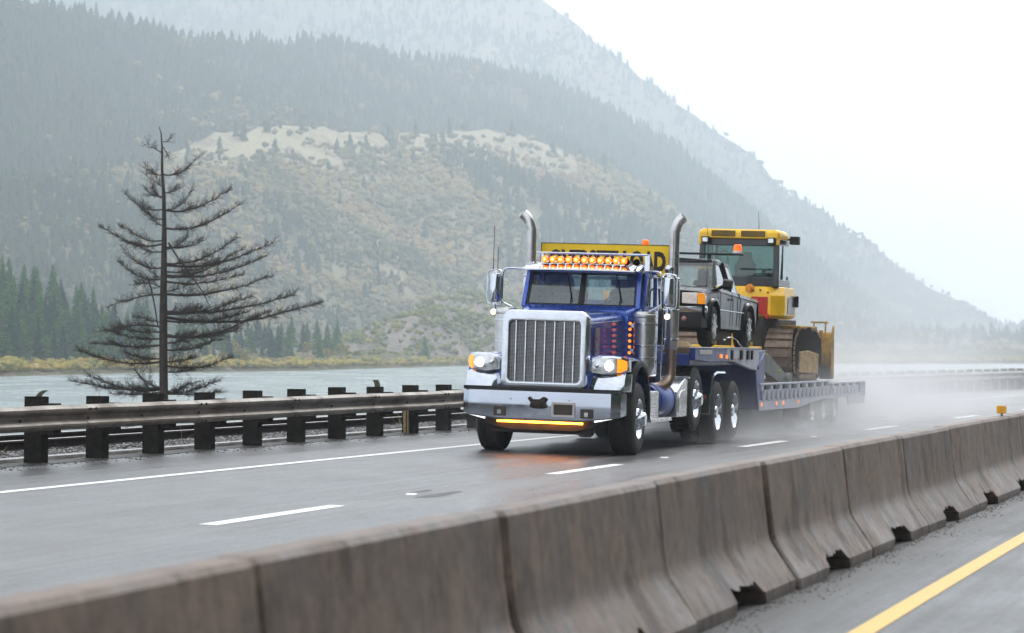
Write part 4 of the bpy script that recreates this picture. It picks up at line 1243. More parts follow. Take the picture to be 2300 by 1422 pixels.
# chassis
b = MB()
for s in (-1, 1):
    b.box(s*.43 - .04, s*.43 + .04, -1.0, 8.0, .72, .98)
for y in (-.6, .6, 2.0, 3.3, 4.8, 6.5, 7.8): b.box(-.4, .4, y - .05, y + .05, .76, .94)
b.build('frame_rails', M_DARK, tr, bevel=.006)
MB().box(-.95, .95, -.07, .07, .45, .58).build('front_axle', M_DARK, tr, bevel=.01)
MB().box(-.5, .5, -.75, 1.6, .55, 1.2).build('engine', M_DARK, tr, bevel=.01)
MB().box(-.35, .35, -.5, .9, .36, .6).build('oil_pan', M_DARK, tr, bevel=.01)
for y in (4.03, 5.84, 7.26):
    ax = MB().cyl((-.9, y, .55 if y > 5 else .74), (.9, y, .55 if y > 5 else .74), .08, n=12).build('rear_axle', M_DARK, tr)
    MB().ball((0, y, .55 if y > 5 else .74), .22, 12, 8).build('differential', M_DARK, ax)
MB().box(-.75, .75, -1.12, -1.0, .30, .52).build('front_skid', M_DARK, tr, bevel=.01)
# wheels
wheel(tr, 1.2, 0, .53, 1, .54, .38, style='hub', yaw=0.03)
wheel(tr, -1.2, 0, .53, -1, .54, .38, style='hub', yaw=0.03)
for s in (-1, 1):
    wheel(tr, s*1.2, 4.03, .764, s, .53, .36, style='hub', blocks=True)
    for y in (5.84, 7.26): wheel(tr, s*1.2, y, .525, s, .515, .27, style='deep', dual=True)

# bumper: flat face with angled ends, lower edge deepest in the middle
def bumper_face():
    top = [(-1.20, -.88), (-1.175, -1.13), (-1.06, -1.27), (-.62, -1.30), (0, -1.31), (.62, -1.30), (1.06, -1.27), (1.175, -1.13), (1.20, -.88)]
    zb = [.60, .57, .545, .495, .495, .495, .545, .57, .60]
    rings = []
    for (x, y), z in zip(top, zb):
        k = .03
        nx, ny = x * .02, .035
        rings.append([(x, y, z), (x * 1.003, y - .012, z + .02), (x * 1.006, y - .02, .70), (x * 1.003, y - .014, .88), (x, y, .91), (x * .975, y + .045, .915),
                      (x * .96, y + .05, .90), (x * .96, y + .05, z + .01)])
    return MB().loft(rings)
M_BUMP = mat('bumper_steel', (0.40, 0.43, 0.50), rough=0.09, metal=1.0, var=0.06, vscale=1.6, dirt=(.33, .34, .37), dirt_amt=.3, dirt_scale=3, bump=.10, bscale=1.8)
bumper = bumper_face().build('front_bumper', M_BUMP, tr, ang=28)
bb_ = MB()
for x in (-.42, -.02, .45): bb_.ball((x, -1.325, .80), .014, 8, 6, (1, .5, 1))
bb_.build('bolts', M_CHR, bumper)
bb_ = MB().box(-1.17, 1.17, -1.2, -.92, .915, .965)
bb_.build('bumper_gap_panel', M_BLK, tr)
for x in (-.58, .72):
    o = MB().box(x - .095, x + .095, -1.326, -1.31, .545, .68).build('fog_lamp', M_PLATE, tr, bevel=.004)
    MB().box(x - .035, x + .02, -1.331, -1.325, .57, .63).build('bulb', M_LENS, o)
# push hook in the middle
b = MB()
b.prism([(-.15, .81), (-.12, .84), (-.085, .80), (.03, .80), (.085, .84), (.13, .82), (.10, .76), (.12, .71), (.135, .69), (.08, .665), (-.06, .665), (-.12, .69), (-.10, .75)], 'y', -1.40, -1.32)
b.box(-.07, .07, -1.44, -1.38, .70, .76)
b.build('push_hook', M_IRON, tr, bevel=.008)
pf = ring_plate(rrect(.20, .545, .555, .765, .012), rrect(.232, .515, .585, .735, .006), 'y', -1.345, -1.325).build('plate_frame', M_PFR, tr)
MB().box(.22, .53, -1.334, -1.326, .575, .745).build('plate', M_PLATE, pf)
# light bars under the bumper
lp = MB().prism([(-1.05, .58), (-.62, .50), (.62, .50), (1.05, .58), (.78, .40), (.5, .34), (-.5, .34), (-.78, .40)], 'y', -1.16, -1.10).build('valance', M_BLK, tr, bevel=.01)
MB().box(-.64, .64, -1.235, -1.205, .452, .478).build('amber_light_bar', M_LED, tr)
for s in (-1, 1):
    MB().bar((s*.82, -1.25, .505), (s*1.07, -1.215, .56), .02, .032).build('white_light_bar', M_WLED, tr)

# grille surround, mesh and bars
go = rrect(-.645, .645, .925, 2.09, .13, 6); gi = rrect(-.535, .535, 1.05, 1.93, .07, 6)
g0 = [(x * .93, 1.5 + (z - 1.5) * .955) for x, z in go]
rings = [[(x, -.93, z) for x, z in go], [(x, -1.06, z) for x, z in go], [(x * .985, -1.10, 1.5 + (z - 1.5) * .985) for x, z in go], [(x, -1.115, z) for x, z in g0], [(x * 1.02, -1.105, 1.49 + (z-1.49) * 1.02) for x, z in gi], [(x, -1.085, z) for x, z in gi], [(x, -1.0, z) for x, z in gi]]
MB().loft(rings, caps=False).build('grille_surround', M_CHR, tr, ang=45)
b = MB()
for k in range(46): b.box(-.54, .54, -1.052, -1.035, 1.05 + k * .0193, 1.05 + k * .0193 + .009)
for k in range(40): b.box(-.54 + k * .0277 - .002, -.54 + k * .0277 + .002, -1.036, -1.03, 1.04, 1.94)
o = b.build('grille_mesh', M_GRIL, tr, ang=0); o['kind'] = 'stuff'
MB().box(-.6, .6, -1.02, -1.0, 1.0, 1.96).build('radiator', M_DARK, tr)
gb_ = MB().box(-.007, .007, -1.085, -1.05, 1.05, 1.935); gm = gb_.mesh('grille_bar', M_CHR)
for k in range(7): inst('grille_bar', gm, tr, (-.435 + k * .145, 0, 0))
# hood
def hood_ring(y, w, zt, zb, r, n=6):
    pts = [(w, zb), (w * 1.0, (zb + zt) / 2 - .05), (w * .99, zt - r)]
    for k in range(1, n + 1):
        a = pi / 2 * k / n; pts.append((w * .99 - r + r * math.cos(a), zt - r + r * math.sin(a)))
    pts.append((w * .35, zt + .018))
    full = pts + [(0, zt + .024)] + [(-x, z) for x, z in pts[::-1]]
    return [(x, y, z) for x, z in full]
hood = MB().loft([hood_ring(-.95, .60, 2.045, .98, .12), hood_ring(-.5, .615, 2.06, .98, .12), hood_ring(0, .64, 2.075, 1.0, .12), hood_ring(.45, .70, 2.095, 1.15, .12), hood_ring(.72, .76, 2.11, 1.15, .12)]).build('hood', M_BLUE, tr, ang=50)
b = MB()
for x in (-.6, .6):
    b.tube([(x * 1.045, -.9, 1.92), (x * 1.1, 0, 1.95), (x * 1.24, .7, 1.98)], .008, 6)
b.build('hood_trim', M_CHR, hood)
b = MB()
for s in (-1, 1): b.box(s*.655 - .01, s*.655 + .01, -.62, -.44, 1.32, 1.86)
b.build('side_grille', M_STEEL, hood)
# cowl and cab shell
MB().loft([[(x, .74, z) for x, z in rrect(-.80, .80, 1.18, 2.13, .10)], [(x, .98, z) for x, z in rrect(-.90, .90, 1.18, 2.20, .08)]]).build('cowl', M_BLUE, tr, ang=50)
cab = MB()
cab.loft([[(x, .985, z) for x, z in rrect(-.92, .92, 1.12, 2.19, .06)], [(x, 1.3, z) for x, z in rrect(-.95, .95, 1.12, 2.19, .05)], [(x, 2.16, z) for x, z in rrect(-.95, .95, 1.12, 2.19, .05)]])
for s in (-1, 1):
    cab.bar((s*.895, .985, 2.15), (s*.86, 1.20, 2.78), .075, .07)
    cab.bar((s*.925, 2.11, 2.15), (s*.885, 2.09, 2.78), .07, .10)
    cab.bar((s*.925, 1.14, 2.17), (s*.925, 2.1, 2.17), .04, .05)
cab.box(-.93, .93, 2.09, 2.15, 2.17, 2.30).box(-.93, -.45, 2.09, 2.15, 2.29, 2.74).box(.45, .93, 2.09, 2.15, 2.29, 2.74)
cab.build('cab', M_BLUE, tr, bevel=.012)
MB().loft([[(x, 1.10, z) for x, z in rrect(-.87, .87, 2.70, 2.80, .04)], [(x, 1.3, z) for x, z in rrect(-.89, .89, 2.70, 2.84, .05)], [(x, 2.0, z) for x, z in rrect(-.89, .89, 2.70, 2.84, .05)], [(x, 2.17, z) for x, z in rrect(-.88, .88, 2.70, 2.78, .04)]]).build('roof', M_BLUE, tr, ang=50)
# doors
for s in (-1, 1):
    d = MB()
    d.box(s*.952 - .012, s*.952 + .012, 1.18, 2.02, 1.28, 2.16)
    od = d.build('door', M_BLUE, tr, bevel=.01)
    MB().box(s*.975 - .012, s*.975 + .012, 1.86, 1.98, 1.92, 1.955).build('handle', M_CHR, od, bevel=.004)
    fr = MB(); q = [(1.17, 2.19), (1.36, 2.68), (2.0, 2.68), (2.03, 2.19)]
    for a, c in zip(q, q[1:] + q[:1]): fr.bar((s*.93, a[0], a[1]), (s*.93, c[0], c[1]), .05, .05)
    fr.build('window_frame', M_BLUE, od, bevel=.006)
    MB().prism(q, 'x', s*.918, s*.924).build('window', M_TGLASS, od, ang=0)
    MB().bar((s*.958, 1.36, 2.2), (s*.958, 1.50, 2.66), .018, .02).build('vent_window_bar', M_CHR, od)
    MB().tube([(s*.98, 2.13, 1.35), (s*1.03, 2.13, 1.4), (s*1.03, 2.13, 2.45), (s*.98, 2.13, 2.5)], .016, 8).build('grab_rail', M_CHR, tr)
# windshield: two flat panes and a divider
for s in (-1, 1):
    q = [(s*.03, 1.0, 2.205), (s*.84, 1.0, 2.205), (s*.81, 1.19, 2.74), (s*.03, 1.19, 2.74)]
    wp_ = MB().add(q + [(a, b_ + .006, c) for a, b_, c in q], [(0, 1, 2, 3), (7, 6, 5, 4), (0, 4, 5, 1), (1, 5, 6, 2), (2, 6, 7, 3), (3, 7, 4, 0)])
    wp_.build('windshield', M_GLASS, tr, ang=0)
    fr = MB()
    for a, c in zip(q, q[1:] + q[:1]): fr.bar(Vector(a) + Vector((0, -.006, 0)), Vector(c) + Vector((0, -.006, 0)), .026, .026)
    fr.build('window_gasket', M_BLK, tr)
    x0 = -.17 if s < 0 else .60
    wi = MB(); wi.tube([(x0, .975, 2.16), (x0 + .012, 1.0, 2.34), (x0 - .07, 1.12, 2.60)], .008, 6)
    wi.bar((x0 + .03, 1.0, 2.26), (x0 - .10, 1.165, 2.70), .01, .022)
    wi.ball((x0, .97, 2.155), .022, 8, 6)
    wi.build('wiper', M_BLK, tr)
MB().bar((0, .985, 2.2), (0, 1.18, 2.75), .035, .03).build('windshield_divider', M_BLK, tr)
rw = MB().box(-.46, .46, 2.11, 2.118, 2.29, 2.72).build('rear_window', M_GLASS, tr, ang=0)
# cab interior
b = MB(); b.box(-.86, .86, 1.04, 1.34, 2.0, 2.17); b.box(-.3, .3, 1.04, 1.3, 2.15, 2.205)
b.build('dashboard', M_SEAT, tr, bevel=.03)
MB().box(-.9, .9, 1.2, 2.1, 2.695, 2.70).box(-.9, -.45, 2.07, 2.085, 2.2, 2.7).box(.45, .9, 2.07, 2.085, 2.2, 2.7).build('cab_lining', M_INT, tr)
for x in (-.45, .45):
    b = MB(); b.loft([[(x + a * w, y, z) for a, z in ((-1, z0), (1, z0), (1, z1), (-1, z1))] for y, w, z0, z1 in ((1.78, .20, 1.8, 2.42), (1.92, .21, 1.8, 2.46))])
    b.box(x - .12, x + .12, 1.80, 1.88, 2.44, 2.62)
    b.build('seat', M_SEAT if x > 0 else M_INT, tr, bevel=.03)
b = MB(); n = 20
ring = [(.45 + .22 * math.cos(2*pi*k/n), 1.38 + .07 * math.sin(2*pi*k/n), 2.16 + .20 * math.sin(2*pi*k/n)) for k in range(n + 1)]
b.tube(ring, .014, 6, caps=False); b.bar((.24, 1.38, 2.16), (.66, 1.38, 2.16), .02); b.build('steering_wheel', M_BLK, tr)
# sun visor over the windshield
vis = MB(); rings = []
for x in (-.91, -.86, -.5, 0, .5, .86, .91):
    k = .02 * (1 - (x / .91) ** 2); e = .03 if abs(x) > .9 else 0
    rings.append([(x, 1.16, 2.83 - e), (x, .98 - k + e, 2.80 + k - e), (x, .84 - k * 2 + e, 2.735 + k * .5), (x, .84 - k * 2 + e, 2.715 + k * .5), (x, .90 + e, 2.705 + k*.5), (x, 1.15, 2.775 - e)])
vis.loft(rings); vis.build('sun_visor', M_CHR, tr, ang=25)
# eleven amber roof lamps
M_AMBB = mat('orange_lamp_shell', (0.8, 0.14, 0.01), rough=.25, coat=1)
lb = MB(); lb.lathe([(-.0, .052), (.03, .056), (.10, .05), (.22, .012)], (0, 0, 0), 'y', 16); lbm = lb.mesh('lamp_body', M_AMBB)
ll = MB(); ll.lathe([(-.022, .0001), (-.018, .02), (-.006, .042), (.004, .05)], (0, 0, 0), 'y', 16); llm = ll.mesh('lens', M_AMB)
lc = MB(); lc.lathe([(-.03, .0001), (-.027, .012), (-.02, .020)], (0, 0, 0), 'y', 12); lcm = lc.mesh('bulb', M_AMBHOT)
for k in range(11):
    l_ = inst('roof_lamp', lbm, tr, (-.585 + k * .124, .98, 2.885))
    inst('lens', llm, l_); inst('bulb', lcm, l_)
# thin roof rack bar above the lamps
rk = MB()
for y in (1.0, 1.25): rk.tube([(-.72, y, 2.985), (1.02, y, 2.985)], .012, 8)
for k in range(9): x = -.72 + k * .2175; rk.tube([(x, 1.0, 2.985), (x, 1.25, 2.985)], .008, 6)
for x in (-.6, 1.0): rk.tube([(x, 1.25, 2.985), (x, 1.3, 2.8)], .011, 6)
rk.box(.97, 1.03, 1.02, 1.10, 2.74, 2.98); rk.box(-.70, -.66, 1.2, 1.26, 2.8, 2.98)
rk.build('roof_rack', M_CHR, tr)
for x in (.86, .70):
    MB().lathe([(-.09, .055), (-.06, .045), (0, .03), (.25, .02), (.28, .0001)], (x, 1.05, 2.865), 'y', 14).build('air_horn', M_CHR, tr)
# headlamp pods, fenders
for s in (-1, 1):
    pod = MB()
    secs = []
    for (x, y0, z0, z1, dp) in ((.60, -.92, 1.24, 1.34, .14), (.70, -1.02, 1.19, 1.42, .22), (.85, -1.06, 1.175, 1.45, .30), (1.02, -1.03, 1.185, 1.455, .32), (1.14, -.95, 1.20, 1.44, .30), (1.20, -.84, 1.23, 1.41, .2)):
        secs.append([(s*x, y0 + .02, z0), (s*x, y0, z0 + .02), (s*x, y0, z1 - .03), (s*x, y0 + .03, z1), (s*x, y0 + dp, z1 - .005), (s*x, y0 + dp, z0)])
    pod.loft(secs)
    po = pod.build('headlamp_pod', M_CHR, tr, ang=30)
    ln = MB(); secs = []
    for (x, y0, z0, z1) in ((.715, -1.036, 1.215, 1.36), (.76, -1.056, 1.205, 1.40), (.86, -1.075, 1.20, 1.41), (1.0, -1.055, 1.205, 1.415), (1.08, -1.025, 1.21, 1.415)):
        secs.append([(s*x, y0 - .006, z0), (s*x, y0 - .018, (z0+z1)/2), (s*x, y0 - .006, z1), (s*x, y0 + .03, z1), (s*x, y0 + .03, z0)])
    le = ln.loft(secs).build('headlamp', M_LENS, tr, ang=40)
    MB().lathe([(-.036, .0001), (-.03, .035), (-.01, .068)], (s*.965, -1.065, 1.31), 'y', 18).build('bulb', M_HEAD, le)
    MB().lathe([(-.03, .0001), (-.026, .025), (-.01, .045)], (s*.80, -1.062, 1.31), 'y', 18).build('reflector', M_CHR, le)
    tl = MB(); secs = []
    for (x, y0, z0, z1) in ((1.085, -1.02, 1.215, 1.41), (1.13, -.985, 1.22, 1.41), (1.17, -.93, 1.24, 1.395), (1.195, -.87, 1.26, 1.38)):
        secs.append([(s*x, y0 - .008, z0), (s*x*1.005, y0 - .018, (z0+z1)/2), (s*x, y0 - .008, z1), (s*x*.98, y0 + .04, z1), (s*x*.98, y0 + .04, z0)])
    tl.loft(secs).build('turn_signal', M_TURN, tr, ang=40)
    # fender: polished nose, blue arch, black flare
    nose = MB(); secs = []
    for x, yy in ((.60, -.86), (.72, -.98), (.9, -1.03), (1.05, -1.02), (1.19, -.96), (1.235, -.80)):
        secs.append([(s*x, yy + .04, 1.20), (s*x, yy - .02, 1.12), (s*x, yy - .05, 1.03), (s*x, yy - .06, .955), (s*x, yy - .04, .94), (s*x, yy + .06, .94), (s*x, yy + .10, 1.2)])
    nose.loft(secs).build('fender_nose', M_CHR, tr, ang=35)
    arc = [(-.98, .96), (-.97, 1.16), (-.88, 1.34), (-.66, 1.43), (-.35, 1.455), (-.05, 1.44), (.22, 1.36), (.42, 1.20), (.55, .98), (.60, .80)]
    fe = MB(); secs = []
    for y, z in arc:
        k = .035
        secs.append([(s*.60, y, z - .03), (s*.62, y, z + .02), (s*.9, y, z + .015), (s*1.13, y, z - .01), (s*1.18, y, z - .04), (s*1.18, y + (.02 if y < -.7 else 0), z - .06), (s*.9, y, z - .03)])
    fe.loft(secs).build('fender', M_BLUE, tr, ang=50)
    fl = MB(); secs = []
    cyy, czz = -.03, .62
    for k in range(15):
        a = math.radians(-8 + 196 * k / 14)
        ry, rz = .64, .78
        y = cyy + ry * math.cos(a); z = czz + rz * math.sin(a)
        y2 = cyy + (ry - .09) * math.cos(a); z2 = czz + (rz - .09) * math.sin(a)
        secs.append([(s*1.15, y, z), (s*1.215, y * 1.0, z - .004), (s*1.235, (y+y2)/2, (z+z2)/2), (s*1.225, y2, z2), (s*1.17, y2, z2)])
    fl.loft(secs).build('fender_flare', M_BLK, tr, ang=50)
    # air cleaner
    ac = MB(); ac.lathe([(1.16, .0001), (1.16, .10), (1.20, .12), (1.28, .155), (1.30, .165), (2.03, .165), (2.045, .175), (2.075, .175), (2.085, .16), (2.12, .15), (2.13, .0001)], (s*1.08, .68, 0), 'z', 28)
    aco = ac.build('air_cleaner', M_STEEL, tr, ang=25)
    for z in (1.42, 1.60, 1.93): MB().lathe([(z, .166), (z + .003, .1705), (z + .022, .1705), (z + .025, .166)], (s*1.08, .68, 0), 'z', 28).build('strap', M_CHR, aco)
    for z in (1.5, 1.88): MB().box(s*.92 - .04, s*.92 + .04, .62, .74, z, z + .06).build('bracket', M_STEEL, aco)
    # two columns' worth of amber markers on the cowl side: six each side
    for k in range(6):
        m_ = MB(); m_.lathe([(0, .022), (.012, .024), (.03, .016), (.034, .0001)], (0, 0, 0), 'x', 12, 1)
        mm = MATS.get('mk_mesh') or m_.mesh('marker_lamp', M_MARK); MATS['mk_mesh'] = mm
        o = inst('marker_lamp', mm, tr, (s*.86, .66, 1.50 + k * .088), (0, 0, -pi/2))
    # low lamp pair on the skirt
    for dy in (0, .11): inst('marker_lamp', MATS['mk_mesh'], tr, (s*1.12, .66 + dy * 2, 1.17), (0, 0, -pi/2))
    # mirrors
    mx_ = s * 1.36
    mr = MB(); mr.tube([(mx_, 1.0, 2.205), (mx_, 1.0, 2.22), (mx_, 1.0, 2.26), (mx_, 1.0, 2.60), (mx_, 1.0, 2.64), (mx_, 1.0, 2.655)], [.04, .075, .088, .088, .075, .04], 18)
    mo_ = mr.build('mirror', M_CHR, tr, ang=40)
    MB().box(mx_ - .08, mx_ + .08, 1.075, 1.083, 2.24, 2.62).build('mirror_glass', M_STEEL, mo_)
    fr = MB()
    fr.tube([(mx_ - s*.10, 1.0, 2.17), (mx_ - s*.11, 1.0, 2.30), (mx_ - s*.11, 1.0, 2.62), (mx_ - s*.06, 1.0, 2.70), (mx_ + s*.05, 1.0, 2.70), (mx_ + s*.12, 1.0, 2.66), (mx_ + s*.125, 1.0, 2.5), (mx_ + s*.125, 1.0, 2.25), (mx_ + s*.08, 1.0, 2.18), (mx_ - s*.08, 1.0, 2.17)], .013, 8, smooth=3)
    fr.tube([(mx_ - s*.11, 1.0, 2.60), (mx_ - s*.13, 1.0, 2.70), (mx_ - s*.2, 1.02, 2.735), (s*.95, 1.1, 2.73)], .014, 8, smooth=3)
    fr.tube([(mx_ - s*.11, 1.0, 2.25), (mx_ - s*.15, 1.0, 2.20), (s*1.05, 1.03, 2.12), (s*.93, 1.08, 2.0)], .013, 8, smooth=3)
    fr.box(mx_ - .03, mx_ + .03, .99, 1.01, 2.655, 2.705); fr.box(mx_ - .03, mx_ + .03, .99, 1.01, 2.165, 2.21)
    fr.build('mirror_bracket', M_CHR, tr)
    ml = MB(); ml.lathe([(0, .045), (.03, .05), (.09, .045), (.15, .02), (.16, .0001)], (mx_ - s*.0, .93, 2.06), 'y', 16); ml.tube([(mx_, 1.0, 2.09), (mx_, 1.0, 2.19)], .02, 8)
    mlo = ml.build('mirror_lamp', M_CHR, tr)
    MB().lathe([(-.012, .0001), (-.008, .03), (.002, .044)], (mx_, .93, 2.06), 'y', 16).build('lens', M_WARM, mlo)
    # exhaust stack
    X = s * 1.15
    ex = MB()
    ex.tube([(X, 2.25, 2.62), (X, 2.25, 3.30), (X + s*.012, 2.25, 3.41), (X + s*.045, 2.25, 3.51), (X + s*.095, 2.25, 3.58), (X + s*.14, 2.25, 3.62)], .08, 20, caps=True, smooth=4)
    exo = ex.build('exhaust_stack', M_STEEL, tr, ang=40)
    MB().cyl((X + s*.139, 2.25, 3.619), (X + s*.143, 2.25, 3.6225), .07, n=18).build('bore', M_BLK, exo)
    MB().tube([(X, 2.25, 1.55), (X, 2.25, 1.60), (X, 2.25, 2.60), (X, 2.25, 2.66)], [.08, .108, .108, .08], 22).build('muffler', M_STEEL, exo)
    MB().tube([(X, 2.25, 1.58), (X, 2.25, 1.22), (X - s*.02, 2.2, 1.08), (X - s*.10, 2.05, .98), (X - s*.25, 1.8, .95), (X - s*.5, 1.6, .95)], .085, 18, smooth=4).build('exhaust_elbow', M_PIPE, exo)
    cl = MB()
    for z in (1.7, 2.15, 2.64): cl.lathe([(z, .11), (z + .004, .116), (z + .03, .116), (z + .034, .11)], (X, 2.25, 0), 'z', 22)
    cl.ball((X - s*.05, 2.16, 2.80), .075, 12, 8)
    cl.build('clamp', M_CHR, exo)
# behind the cab: headache rack carrying the sign
b = MB()
for x in (-.8, -.3, .3, .8): b.box(x - .03, x + .03, 2.475, 2.53, 1.0, 3.14)
b.box(-1.0, 1.0, 2.36, 2.42, 1.55, 1.62).box(-1.0, 1.0, 2.36, 2.42, 2.62, 2.68)
b.box(-.98, .98, 2.30, 2.36, 1.0, 1.55)
b.build('headache_rack', M_STEEL, tr, bevel=.005)
b = MB(); b.box(-1.03, 1.06, 2.44, 2.465, 2.70, 3.175)
sg = b.build('sign_board', M_SIGN, tr, bevel=.003)
ring_plate(rrect(-1.04, 1.07, 2.69, 3.185, .004, 1), rrect(-1.03, 1.06, 2.70, 3.175, .003, 1), 'y', 2.435, 2.475).build('sign_edge', M_BLK, sg)
def text_mesh(txt, name, m, w, h, depth=.002, bold=.02):
    cu = bpy.data.curves.new(name, 'FONT'); cu.body = txt; cu.size = 1; cu.offset = bold; cu.extrude = .01; cu.resolution_u = 3
    to = bpy.data.objects.new(name, cu); COL.objects.link(to)
    dg = bpy.context.evaluated_depsgraph_get(); dg.update()
    me = bpy.data.meshes.new_from_object(to.evaluated_get(dg)); bpy.data.objects.remove(to)
    me.name = name; me.materials.clear(); me.materials.append(m)
    co = np.zeros(len(me.vertices) * 3, np.float32); me.vertices.foreach_get('co', co); co = co.reshape(-1, 3)
    mn, mxx = co.min(0), co.max(0)
    co = (co - mn) / np.maximum(mxx - mn, 1e-6) * np.array([w, h, depth])
    me.vertices.foreach_set('co', co.astype(np.float32).ravel()); me.update()
    return me
def put_text(txt, m, parent, x0, x1, z0, z1, y, name='lettering', bold=.03, rz=0):
    me = text_mesh(txt, name, m, x1 - x0, z1 - z0, .003, bold)
    o = bpy.data.objects.new(name, me); COL.objects.link(o); o.parent = parent
    o.location = (x0, y, z0); o.rotation_euler = (pi/2, 0, 0)
    return o
put_text('OVERSIZE LOAD', M_LET, sg, -.90, .98, 2.76, 3.085, 2.4398, bold=.055)
bc = MB().lathe([(0, .055), (.01, .058), (.085, .05), (.095, .03), (.097, .0001)], (.62, 2.55, 3.17), 'z', 16).build('beacon', M_ORG, tr)
# steps, tank and boxes along the side
for s in (-1, 1):
    b = MB(); x0, x1 = sorted((s*.62, s*1.19))
    b.box(x0, x1, .66, 1.30, .53, .93)
    so = b.build('step_box', M_ALU, tr, bevel=.012)
    rb_ = MB()
    for k in range(9): rb_.box(min(s*1.19, s*1.2), max(s*1.19, s*1.2), .68, 1.28, .56 + k * .04, .575 + k * .04); rb_.box(x0, x1, .655, .66, .56 + k * .04, .575 + k * .04)
    rb_.build('tread_ribs', M_STEEL, so)['kind'] = 'stuff'
    MB().box(*sorted((s*.7, s*1.24)), .60, 2.05, .465, .52).build('step_board', M_ALU, tr, bevel=.006)
    M_TANK = MATS.get('M_TANK') or mat('M_TANK', (0.01, 0.05, 0.34), rough=.4, var=.15); tk_ = MB().tube([(s*.90, 1.40, .76), (s*.90, 1.42, .76), (s*.90, 2.60, .76), (s*.90, 2.62, .76)], [.27, .285, .285, .27], 32).build('fuel_tank', M_TANK, tr, ang=40)
    for y in (1.55, 2.5): MB().lathe([(y - .03, .286), (y - .03, .293), (y + .03, .293), (y + .03, .286)], (s*.90, 0, .76), 'y', 32).build('strap', M_BLK, tk_)
    bx = MB().prism([(2.70, .50), (3.46, .50), (3.46, 1.10), (3.25, 1.10), (2.98, 1.02), (2.70, .90)], 'x', *sorted((s*.60, s*1.17))).build('equipment_box', M_ALU, tr, bevel=.012)
    MB().prism([(2.80, .58), (3.36, .58), (3.36, .94), (2.95, .90), (2.80, .80)], 'x', *sorted((s*1.17, s*1.182))).build('box_panel', M_STEEL, bx, bevel=.004)
    MB().box(*sorted((s*.64, s*1.2)), 3.40, 3.5, 1.10, 1.13).build('lid', M_CHR, bx, bevel=.004)
    # quarter fender over the drive wheels
    arc = [(5.02, .52), (5.03, .80), (5.12, 1.02), (5.30, 1.16), (5.55, 1.205), (6.25, 1.20)]
    qf = MB(); secs = []
    for y, z in arc: secs.append([(s*.56, y, z), (s*1.21, y, z), (s*1.225, y + .02, z - .03), (s*1.20, y + .03, z - .02), (s*.56, y + .015, z - .012)])
    qf.loft(secs).build('quarter_fender', M_CHR, tr, ang=50)
    MB().box(*sorted((s*.56, s*1.1)), 4.96, 5.02, .84, .90).build('fender_bracket', M_BLK, tr)
    MB().box(*sorted((s*.60, s*1.15)), 5.005, 5.015, .76, .82).build('red_reflector', mat('red_reflector', (.45, .03, .02), rough=.3) if s == -1 else bpy.data.materials['red_reflector'], tr)
# antennas
for x, y, z0, h, red in ((-1.40, 1.0, 2.70, .66, 1), (-1.33, 1.0, 2.70, .36, 0), (1.41, 1.0, 2.70, .66, 0)):
    a = MB().tube([(x, y, z0), (x, y, z0 + .05), (x, y, z0 + h)], [.012, .007, .004], 6).build('antenna', M_BLK, tr)
    if red: MB().ball((x, y, z0 + h), .012, 8, 6).build('tip', mat('red_tip', (.5, .02, .04), rough=.5), a)
MB().box(-.45, .45, 5.9, 6.9, .98, 1.08).box(-.3, .3, 3.0, 4.0, .98, 1.2).box(-.35, .35, 2.5, 2.9, .9, 1.5).build('fifth_wheel', M_DARK, tr, bevel=.02)
# ------------------------------------------------------------------ lowboy trailer
M_TBLUE = mat('faded_blue_trailer_paint', (0.02, 0.045, 0.24), rough=0.45, coat=0.3, var=0.2, vscale=2, dirt=(.13, .13, .16), dirt_amt=.5, dirt_scale=3)
M_TGREY = mat('mud_sprayed_trailer_side', (0.60, 0.62, 0.72), rough=0.55, var=0.12, vscale=2, dirt=(.45, .46, .50), dirt_amt=.5, dirt_scale=2.5)
M_DECK = mat('oak_deck_planks', (0.14, 0.10, 0.07), rough=0.7, var=0.35, vscale=5)
M_RAMP = mat('olive_grey_steel', (0.17, 0.18, 0.17), rough=0.55, metal=0.3, var=0.25, vscale=4)
M_TREFL = mat('orange_side_marker', (0.8, 0.22, 0.03), rough=0.3, emit=(1, .25, .03), estr=.8)
M_RED = mat('red_tape', (0.5, 0.03, 0.03), rough=0.4, var=.15)
M_WHT = mat('white_tape', (0.62, 0.62, 0.6), rough=0.4, var=.15)
tl = empty('lowboy_trailer'); place(tl, 0, 3.6, 0)
tag(tl, 'blue and grey lowboy trailer with raised gooseneck and perforated side beams', 'trailer')
oy = 3.6
def tb_(mb, name, m, bevel=0, parent=tl, ang=38):
    mb.v = [(x, y - oy, z) for x, y, z in mb.v]
    return mb.build(name, m, parent, ang=ang, bevel=bevel)
# gooseneck
for s in (-1, 1):
    x0, x1 = sorted((s*1.17, s*1.25))
    tb_(MB().prism([(3.6, 1.40), (3.6, 1.585), (6.2, 1.585), (6.2, 1.37), (5.0, 1.36)], 'x', x0, x1), 'gooseneck_beam', M_TBLUE, .01)
    tb_(MB().prism([(6.203, 1.37), (6.203, 1.585), (9.1, 1.585), (9.1, 1.20), (8.5, 1.22), (6.9, 1.36)], 'x', x0, x1), 'gooseneck_beam', M_TGREY, .01)
    tb_(MB().box(x0 - .01, x1 + .01, 3.6, 9.12, 1.588, 1.605), 'edge_rail', M_TGREY, .003)
    tb_(MB().prism([(8.9, 1.18), (9.15, 1.55), (9.75, 1.57), (9.75, .50), (9.25, .50)], 'x', x0 + .02, x1 - .01), 'gooseneck_knee', M_TBLUE, .012)
    tb_(MB().bar((s*1.255, 8.95, 1.25), (s*1.255, 9.5, 1.5), .05, .06), 'brace', M_TBLUE, .005)
